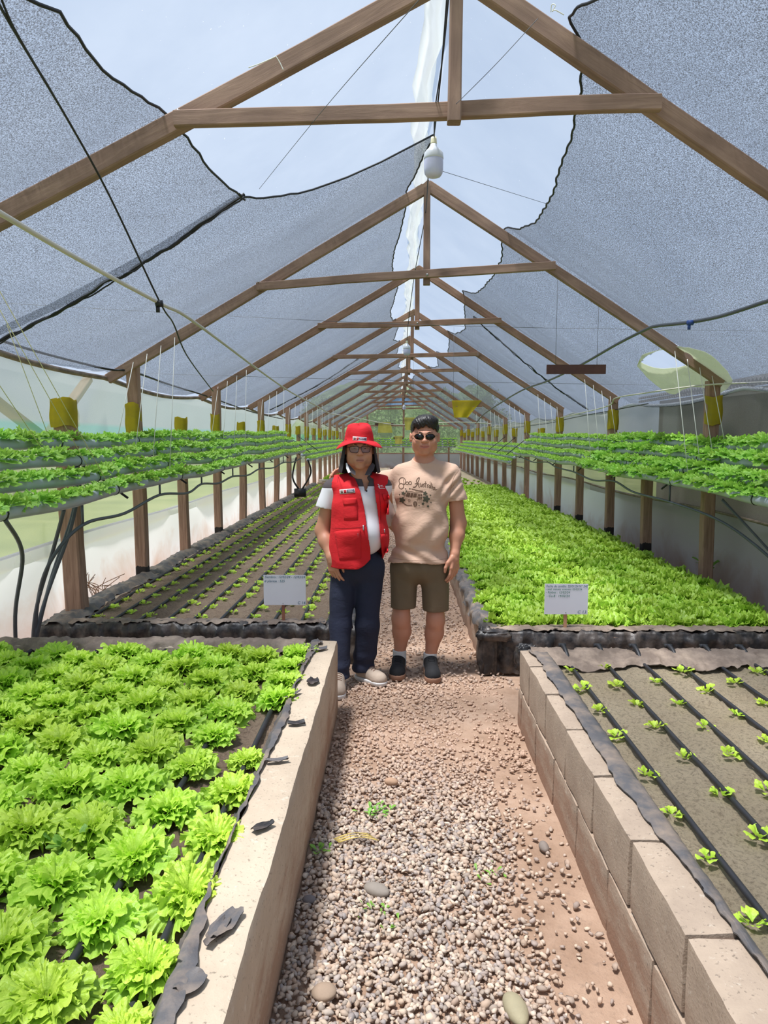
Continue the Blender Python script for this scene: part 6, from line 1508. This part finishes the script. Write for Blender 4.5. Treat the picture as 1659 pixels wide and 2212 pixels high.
# ------------------------------------------------------------------ the older man
def man_old():
    Y0 = 4.46; Q = lambda px, py, dy=0.0: at(px, py, Y0 + dy); pz = lambda py: at(775, py, Y0)[2]
    root = empty('person', (Q(770, 1300)[0], Y0, 0), label='person in red bucket hat, glasses, red vest over a white polo, and dark jeans', cat='person')
    B = Field([Q(660, 1000)[0], Y0 - .34, -.01], [Q(900, 1000)[0], Y0 + .50, 1.70], .005)
    hc = Q(776, 969, -.02); hs = (1.04, 1.0, 1.03)
    HF = Field(hc + [-.14, -.16, -.30], hc + [.14, .16, .16], .0024)
    L, R, sm = head(HF, hc, hs, .10, False, 0.0, 1.05, .084)
    for Fd in (B, HF):
        Fd.add(cone(L((0, .028, -.05)), Q(779, 1034, .02), .055, .060), .03)
        Fd.add(cone(Q(779, 1036, .03), Q(728, 1052, .03), .046, .050), .04); Fd.add(cone(Q(779, 1036, .03), Q(822, 1050, .03), .046, .050), .04)
        Fd.add(ell(Q(776, 1090, .01), (.125, .08, .13)), .04)
    B.add(ell(Q(776, 1090, .01), (.125, .08, .13)), .04); B.add(ell(Q(778, 1160, 0), (.125, .09, .13)), .04); B.add(ell(Q(772, 1235, .01), (.12, .07, .08)), .02)
    sh, el, wr = Q(715, 1060, .02), Q(697, 1146, .04), Q(715, 1203, -.06)
    B.add(cone(sh, el, .044, .046), .02); B.add(cone(el, el * .6 + wr * .4, .046, .043), .03); B.add(cone(el * .6 + wr * .4, wr, .043, .028), .03)
    limb_hand(B, wr, (.22, -.18, -1), (.75, -.66, 0), (-.62, -.78, 0), 1.0, .38)
    s2, e2, w2 = Q(828, 1060, .05), Q(838, 1120, .30), Q(862, 1150, .40)
    B.add(cone(s2, e2, .052, .044), .03); B.add(cone(e2, w2, .042, .028), .03); limb_hand(B, w2, (1, .02, .1), (0, 0, 1), (0, 1, 0), .95, .3)
    for hip, kn, an, toe in ((Q(741, 1245), Q(736, 1350, -.05), Q(732, 1462, -.16), (.0, -.13)), (Q(797, 1245), Q(792, 1350, -.02), Q(783, 1438, .0), (.10, -.08))):
        B.add(cone(hip, kn, .058, .050), .02); B.add(cone(kn, an, .052, .034), .03); B.add(cone(an, an + [toe[0] * .8, toe[1] * .8, -.05], .032, .026), .02)
    V, Fq = mergemesh(B, HF, pz(1046)); sk = skin_mat('brown_skin', (200, 142, 114), (168, 104, 92), (60, 40, 34))
    o = W('body', V, Fq, sk, root); setattr_col(o.data, face_tint(V, L, R, hc, np.array(hs), False))
    eyes(root, L, R, sm)
    eb = []
    for sg in (-1, 1): eb.append(tube([L((sg * .016, -.0985, .022)), L((sg * .03, -.0985, .027)), L((sg * .046, -.088, .022))], [.0022, .003, .0016], 6))
    v, f = catl(eb); W('eyebrows', v, f, simple('dark_brow', (46, 36, 32), .7), root)
    # short hair under the hat
    H = Field(L((-.12, -.12, -.10)) - .02, L((.12, .14, .15)) + .02, .004)
    H.add(ell(L((0, .024, .045)), np.array([.087, .102, .085]) * hs, R), .01); P = H.all(); q = (P - hc) @ R / np.array(hs)
    H.D += (.003 * np.sin(q[..., 1] * 300 + 4 * vn(q, 20, 2)) + .003 * vn(q, 40, 1)).astype(np.float32)
    fx = np.abs(q[..., 0]); H.D = np.maximum(H.D, np.minimum(np.where(fx > .070, -.012, .050) - q[..., 2], .0 - q[..., 1]).astype(np.float32)); H.D = np.maximum(H.D, (-.07 - q[..., 2]).astype(np.float32))
    ear = np.linalg.norm((q - [0, .016, -.006]) / [9, .8, 1.15], axis=-1) - .032; H.D = np.maximum(H.D, (-ear * .8).astype(np.float32))
    V2, F2 = H.mesh(); W('hair', V2, F2, simple('dark_hair', (34, 29, 28), .5, .3, 40, .3, 300), root)
    # glasses
    rim = simple('dark_rim', (44, 24, 34), .3, .05); parts = []
    lens_o = []
    for sg in (-1, 1):
        n = 32; ring = []
        for i in range(n):
            a = 2 * math.pi * i / n; ca, sa = math.cos(a), math.sin(a); x = .0275 * math.copysign(abs(ca) ** .55, ca); z = .0185 * math.copysign(abs(sa) ** .6, sa)
            ring.append(L((sg * .0335 + x * (1.0 if sa > 0 else .92), -.1085 + 4.5 * abs(sg * .0335 + x) ** 2, -.003 + z)))
        parts.append(tube(ring + [ring[0]], .0020, 6, False)); lens_o.append(ring)
    parts.append(tube([L((-.008, -.109, .006)), L((0, -.112, .008)), L((.008, -.109, .006))], .0018, 6))
    for sg in (-1, 1): parts.append(tube([L((sg * .061, -.092, .008)), L((sg * .082, -.03, .006)), L((sg * .085, .01, .004))], .0019, 6))
    gl = W('glasses', *catl(parts), rim, root)
    tg = NT('clear_lens'); tr_ = tg.n('ShaderNodeBsdfTransparent'); tr_.inputs[0].default_value = (.86, .86, .88, 1); gs = tg.n('ShaderNodeBsdfGlossy'); gs.inputs['Roughness'].default_value = .08; mx = tg.n('ShaderNodeMixShader'); mx.inputs[0].default_value = .06
    tg.l(tr_.outputs[0], mx.inputs[1]); tg.l(gs.outputs[0], mx.inputs[2]); tg.l(mx.outputs[0], tg.out.inputs[0])
    for ring in lens_o:
        V3 = [np.array(p) for p in ring] + [np.array(p) + R @ np.array([0, .0015, 0]) for p in ring]; n = len(ring)
        W('lens', V3, [tuple(range(n)), tuple(range(2 * n - 1, n - 1, -1))], tg.m, gl, smooth=False)
    # polo shirt
    t = NT('polo_cloth'); g = t.n('ShaderNodeNewGeometry'); sx = t.n('ShaderNodeSeparateXYZ'); t.l(g.outputs['Position'], sx.inputs[0])
    zb = pz(1049); vv = t.coord()
    white, dark = lin((222, 220, 226)), lin((76, 68, 70))
    isd = t.math('GREATER_THAN', t.math('ADD', sx.outputs[2], t.math('MULTIPLY', t.math('LESS_THAN', sx.outputs[0], Q(722, 1050)[0]), .014)), zb)
    col = t.mix(white, dark, isd); t.bsdf(col, .85, t.noise(vv, 350, 2), .2, .001)
    solid = [(ell(Q(776, 1090, .0), (.158, .116, .165)), .05), (ell(Q(779, 1150, -.015), (.158, .138, .16)), .05), (cone(Q(779, 1038, .03), Q(726, 1052, .03), .054, .060), .05), (cone(Q(779, 1038, .03), Q(826, 1050, .03), .054, .058), .05),
             (cone(Q(716, 1058, .02), Q(697, 1120, .03), .060, .064), .03), (cone(Q(824, 1060, .05), Q(838, 1120, .30), .058, .056), .03), (cone(Q(779, 1036, .03), Q(779, 1020, .02), .064, .062), .03)]
    pe = Q(699, 1096, .03); dd = np.array([-.16, 0, -1.0]); dd /= np.linalg.norm(dd); nc = Q(778, 1008, -.03)
    def cut_sl(P):
        a = np.linalg.norm((P - pe)[..., [0, 1]], axis=-1) - .11; b = -((P - pe) @ dd); c = P[..., 0] - Q(729, 1100)[0]; return -np.maximum(np.maximum(a, b), c)
    vx = Q(791, 1040)[0]
    def cut_vneck(P):
        a = -(np.linalg.norm((P - nc) / [.95, 1.1, 1.0], axis=-1) - .078)
        v_ = np.maximum(np.abs(P[..., 0] - vx) - np.clip((P[..., 2] - pz(1062)) * .30, 0, .05), P[..., 1] - Y0 + .03); return np.maximum(a, -v_)
    fo = lambda P: .0035 * np.sin(32 * (P[..., 2] + .4 * P[..., 0]) + 3 * vn(P, 4, 3)) * np.exp(-((P[..., 2] - pz(1150)) / .2) ** 2) + .003 * vn(P, 8, 5)
    po, Vp, Fp = garment('polo_shirt', root, t.m, [Q(665, 1000)[0], Y0 - .22, pz(1200)], [Q(870, 1000)[0], Y0 + .40, pz(1010)], .0055, solid, .010, [cut_sl, cut_vneck], fo); tp = bvh(Vp, Fp)
    # collar flaps
    dk = fabric('charcoal_knit', (66, 60, 64)); wt = fabric('white_knit', (226, 226, 230))
    def flap(pts, mat, nm='collar', dyf=-.1):
        V3 = []
        for (a, b, dy) in pts: V3.append(Q(a, b, dy))
        n = len(V3); V3 = np.array(V3); return W(nm, np.concatenate([V3, V3 + [0, .004, .001]]), [tuple(range(n)), tuple(range(2 * n - 1, n - 1, -1))] + [(i, n + i, n + (i + 1) % n, (i + 1) % n) for i in range(n)], mat, po, smooth=False)
    flap([(749, 1000, -.070), (756, 1006, -.085), (768, 1019, -.122), (768, 1027, -.136), (757, 1021, -.128), (750, 1012, -.098)], dk)
    flap([(747, 1001, -.074), (749.5, 1000, -.080), (757, 1020, -.130), (752, 1021.5, -.126), (748, 1012, -.100)], wt, 'collar_trim')
    flap([(805, 1000, -.060), (797, 1008, -.080), (788, 1026, -.124), (798, 1027, -.134), (808, 1014, -.108), (810, 1005, -.075)], dk)
    bt = simple('pearl_button', (220, 216, 210), .3)
    for (a, b) in ((763, 1021), (770, 1021), (782, 1034)):
        p = onto(tp, a, b, .012 if b < 1025 else .004, Y0 - .1); v, f = tube([p, p + [0, -.002, 0]], .0045, 10); W('button', v, f, bt, po)
    decal_strokes(tp, 'placket', [([(789.5, 1046), (791, 1054), (792, 1062)], 3.2)], simple('black_placket', (22, 22, 26), .8), po, Y0 - .12, off=.003)
    # vest
    red = fabric('red_twill', (200, 18, 30), .05)
    solid = [(ell(Q(776, 1090, .0), (.182, .142, .178)), .05), (ell(Q(776, 1150, -.01), (.188, .162, .18)), .05), (cone(Q(774, 1170, -.005), Q(768, 1232, -.005), .172, .188), .05), (cone(Q(779, 1036, .04), Q(726, 1050, .03), .058, .066), .05), (cone(Q(779, 1036, .04), Q(824, 1048, .03), .058, .064), .05)]
    # ellipse-ise the skirt of the vest
    solid[2] = (stretch(solid[2][0], Y0, .82), .05)
    zs = [pz(p) for p in (1230, 1215, 1200, 1180, 1140, 1100, 1060, 1040, 1022, 1005)]
    xl = [Q(p, 1100, -.14)[0] for p in (790, 797, 800, 800, 794, 788, 779, 770, 757, 750)]; xr = [Q(p, 1100, -.14)[0] for p in (829, 828, 825, 823, 820, 815, 809, 806, 806, 806)]
    def opening(P):
        a = np.interp(P[..., 2], zs, xl); b = np.interp(P[..., 2], zs, xr); return -np.maximum(np.maximum(a - P[..., 0], P[..., 0] - b), P[..., 1] - (Y0 - .02))
    hemz = lambda P: np.where(P[..., 0] < Q(808, 1100)[0], pz(1221) + 6 * np.maximum(0, (P[..., 0] - Q(768, 1100)[0])) ** 2 , pz(1206)) 
    nc2 = Q(778, 1004, -.01)
    arms = [cone(Q(694, 1040, .02), Q(702, 1098, .03), .090, .088), cone(Q(858, 1045, .03), Q(862, 1100, .05), .072, .070)]
    cutters = [opening, lambda P: hemz(P) - P[..., 2], lambda P: -(np.linalg.norm((P - nc2) / [1.15, 1.1, 1.0], axis=-1) - .088), lambda P: -arms[0][0](P), lambda P: -arms[1][0](P)]
    def fv(P): return .006 * np.sin(28 * (P[..., 2] * 1.0 + .5 * P[..., 0]) + 3.5 * vn(P, 3.5, 3)) + .006 * vn(P, 6, 15) + .003 * np.sin(55 * P[..., 0] + 2 * vn(P, 3, 8)) * np.clip((pz(1150) - P[..., 2]) * 6, 0, 1)
    ve, Vv, Fv = garment('vest', root, red, [Q(670, 1000)[0], Y0 - .24, pz(1240)], [Q(880, 1000)[0], Y0 + .26, pz(1012)], .0055, solid, .010, cutters, fv); tv = bvh(Vv, Fv)
    k_ = lambda q: [(690 + a / 6.14, 900 + b / 6.14) for a, b in q]
    pk = lambda nm, q, **kw: decal_grid(tv, nm, k_(q), red, ve, Yf=Y0 - .15, **kw)
    pk('pocket', [(310, 1130), (500, 1120), (515, 1368), (322, 1375)], off=.001, bulge=.006, rnd=.12); pk('pocket_flap', [(300, 1085), (498, 1075), (498, 1160), (318, 1180)], off=.008, bulge=.005, rnd=.35)
    pk('pocket', [(860, 1080), (918, 1070), (925, 1300), (885, 1300)], off=.001, bulge=.006, rnd=.15); pk('pocket_flap', [(835, 1020), (925, 1030), (935, 1095), (860, 1115)], off=.008, bulge=.005, rnd=.35)
    pk('pocket', [(190, 1520), (548, 1490), (556, 1880), (262, 1905)], off=.001, bulge=.006, rnd=.06, nx=14, ny=14); pk('pocket', [(815, 1560), (905, 1560), (915, 1800), (830, 1830)], off=.001, bulge=.006, rnd=.1)
    # seams
    dkr = fabric('dark_red_seam', (140, 10, 20))
    decal_strokes(tv, 'stitching', [(k_([(150, 1475), (350, 1482), (560, 1462), (640, 1430)]), .9), (k_([(190, 1520), (360, 1512), (548, 1490)]), .9), (k_([(240, 870), (255, 740), (268, 700)]), .8), (k_([(790, 1000), (812, 1200), (815, 1500), (815, 1830)]), .9)], dkr, ve, Y0 - .15)
    zp = M['steel']
    for q in ([(575, 1440), (590, 1440), (592, 1510), (577, 1510)], [(497, 1545), (512, 1545), (512, 1605), (499, 1605)], [(858, 1490), (870, 1490), (872, 1540), (862, 1540)]): decal_grid(tv, 'zip_pull', k_(q), zp, ve, off=.004, thick=.003, nx=3, ny=4, Yf=Y0 - .15)
    def badge(tree, par, q, Yf):
        a, b, c, d = [np.array(p, float) for p in k_(q)]; pt = lambda u, w: (a * (1 - u) + b * u) * (1 - w) + (d * (1 - u) + c * u) * w
        o = decal_grid(tree, 'badge', [a, b, c, d], simple('badge_white', (216, 208, 208), .6, .03), par, off=.001, thick=.0015, nx=8, ny=4, Yf=Yf, label='small white, red and grey rectangular badge')
        s = lambda nm, u0, w0, u1, w1, m: decal_grid(tree, nm, [pt(u0, w0), pt(u1, w0), pt(u1, w1), pt(u0, w1)], m, o, off=.0035, thick=.0006, nx=5, ny=3, Yf=Yf)
        s('badge_emblem', .06, .2, .21, .85, simple('badge_emblem', (112, 92, 84), .6)); s('badge_red_field', .27, .12, .44, .9, simple('badge_red', (176, 20, 40), .6)); s('badge_grey_field', .47, .12, .96, .88, simple('badge_grey', (84, 76, 96), .6)); s('badge_text_line', .52, .35, .82, .45, simple('badge_text', (200, 196, 200), .6)); s('badge_text_line', .52, .6, .92, .68, simple('badge_text2', (200, 196, 200), .6))
    badge(tv, ve, [(264, 968), (468, 952), (474, 1010), (272, 1028)], Y0 - .15)
    decal_strokes(tv, 'embroidered_logo', [(k_([(775, 895), (792, 915), (800, 935)]), 1.6), (k_([(778, 925), (790, 935), (805, 955)]), 1.3), (k_([(808, 915), (838, 912)]), .9), (k_([(808, 932), (852, 932)]), .9), (k_([(800, 950), (868, 952)]), 1.1)], simple('white_thread', (230, 226, 226), .7), ve, Y0 - .15, off=.002, label='small white embroidered bird logo with three text lines')
    # jeans
    den = fabric('dark_denim', (30, 35, 56), .14, 300, .3)
    solid = [(ell(Q(776, 1222, 0), (.160, .118, .12)), .04), (cone(Q(742, 1245, 0), Q(736, 1350, -.05), .086, .070), .03), (cone(Q(736, 1350, -.05), Q(731, 1475, -.17), .068, .062), .03), (cone(Q(799, 1245, 0), Q(793, 1350, -.02), .086, .075), .03), (cone(Q(793, 1350, -.02), Q(784, 1462, .0), .074, .067), .03)]
    def fj(P): return .004 * np.sin(60 * P[..., 2] + 4 * vn(P, 5, 3)) * np.clip((pz(1380) - P[..., 2]) * 8, 0, 1) + .004 * np.sin(30 * P[..., 0] + 10 * P[..., 2]) + .003 * vn(P, 9, 5)
    xm = Q(762, 1400)[0]
    def cj(P): return np.where(P[..., 0] < xm, Q(731, 1464, -.17)[2], Q(784, 1447, 0)[2]) - P[..., 2]
    garment('jeans', root, den, [Q(690, 1000)[0], Y0 - .30, .0], [Q(855, 1000)[0], Y0 + .2, pz(1165)], .006, solid, .010, [cj, lambda P: P[..., 2] - pz(1178)], fj)
    S = Field([Q(700, 1000)[0], Y0 - .2, pz(1200)], [Q(855, 1000)[0], Y0 + .2, pz(1160)], .005); S.add(ell(Q(776, 1222, 0), (.163, .121, .123)), .02); P = S.all(); S.D = np.maximum(S.D, np.maximum(P[..., 2] - pz(1177), pz(1190) - P[..., 2]))
    V3, F3 = S.mesh(); W('belt', V3, F3, simple('black_belt', (20, 20, 22), .4), root)
    # shoes
    be = fabric('beige_trainer', (176, 158, 142), .1); ws = simple('white_sole', (214, 212, 210), .5)
    a = Q(783, 1447, .02); t2 = atZ(826, 1470, .03); shoe(root, (a[0] - .035, a[1] + .02, 0), (t2[0] + .015, t2[1] - .02, 0), be, ws, w=.045, lace=simple('brown_lace', (130, 96, 76), .8), solet=.026)
    a = Q(731, 1462, -.16); shoe(root, (a[0], a[1] + .055, 0), (a[0] + .012, a[1] - .20, 0), be, ws, w=.045, lace=simple('brown_lace2', (130, 96, 76), .8), solet=.026)
    # bucket hat with neck flap
    hat = fabric('red_hat_cloth', (206, 20, 34), .05)
    n = 72; V3 = []; prof = [(.001, .146), (.034, .146), (.056, .142), (.070, .133), (.079, .116), (.084, .095), (.087, .070), (.0885, .050), (.094, .046), (.110, .043), (.128, .038), (.140, .031), (.141, .027), (.128, .033), (.110, .038), (.093, .041), (.085, .044), (.083, .07), (.078, .10), (.072, .12), (.05, .136), (.001, .138)]
    for rr, zz in prof:
        for k in range(n):
            a = 2 * math.pi * k / n; br = max(0, (rr - .088)) / .055
            side_ = abs(math.cos(a)); front = max(0, -math.sin(a))
            z = zz - .030 * br ** 1.4 * side_ ** 1.5 + .005 * br * math.sin(3 * a + 1) + .006 * br * front + (.006 * math.sin(2 * a + 1) + .004 * math.sin(5 * a) if zz > .12 else 0)
            r2 = rr * (1 + .02 * math.sin(4 * a + zz * 40) * (1 if rr < .09 else .3)); V3.append(L((r2 * math.cos(a) * .98, r2 * math.sin(a) * 1.12 + .012, z)))
    f3 = [(i * n + k, i * n + (k + 1) % n, (i + 1) * n + (k + 1) % n, (i + 1) * n + k) for i in range(len(prof) - 1) for k in range(n)]
    ho = W('bucket_hat', V3, f3, hat, root); th = bvh(V3, f3)
    badge(th, ho, [(442, 262), (628, 275), (626, 325), (440, 318)], Y0 - .12)
    V3 = []; n1, n2_ = 44, 14
    for i in range(n1):
        a = math.pi * (-.16 + 1.32 * i / (n1 - 1))
        for j in range(n2_):
            w = j / (n2_ - 1); r1, r2 = .094 + .030 * w ** 1.3, .102 + .02 * w
            z = .045 - .205 * w * (1 - .10 * math.cos(a * 2)); V3.append(L(((r1) * math.cos(a) * (1 + .05 * math.sin(6 * a + 3 * w) * w), (r2) * math.sin(a) * 1.0 + .012 + .0 * w, z)))
    V3 = np.array(V3); f = grid(n1, n2_); c0 = L((0, .01, 0)); inn = V3 + (c0 - V3) * [.03, .03, 0]
    W('neck_flap', *cat([(V3, f), (inn, f[:, ::-1])]), fabric('charcoal_flap_cloth', (52, 46, 50)), ho)
    return root
man_old()
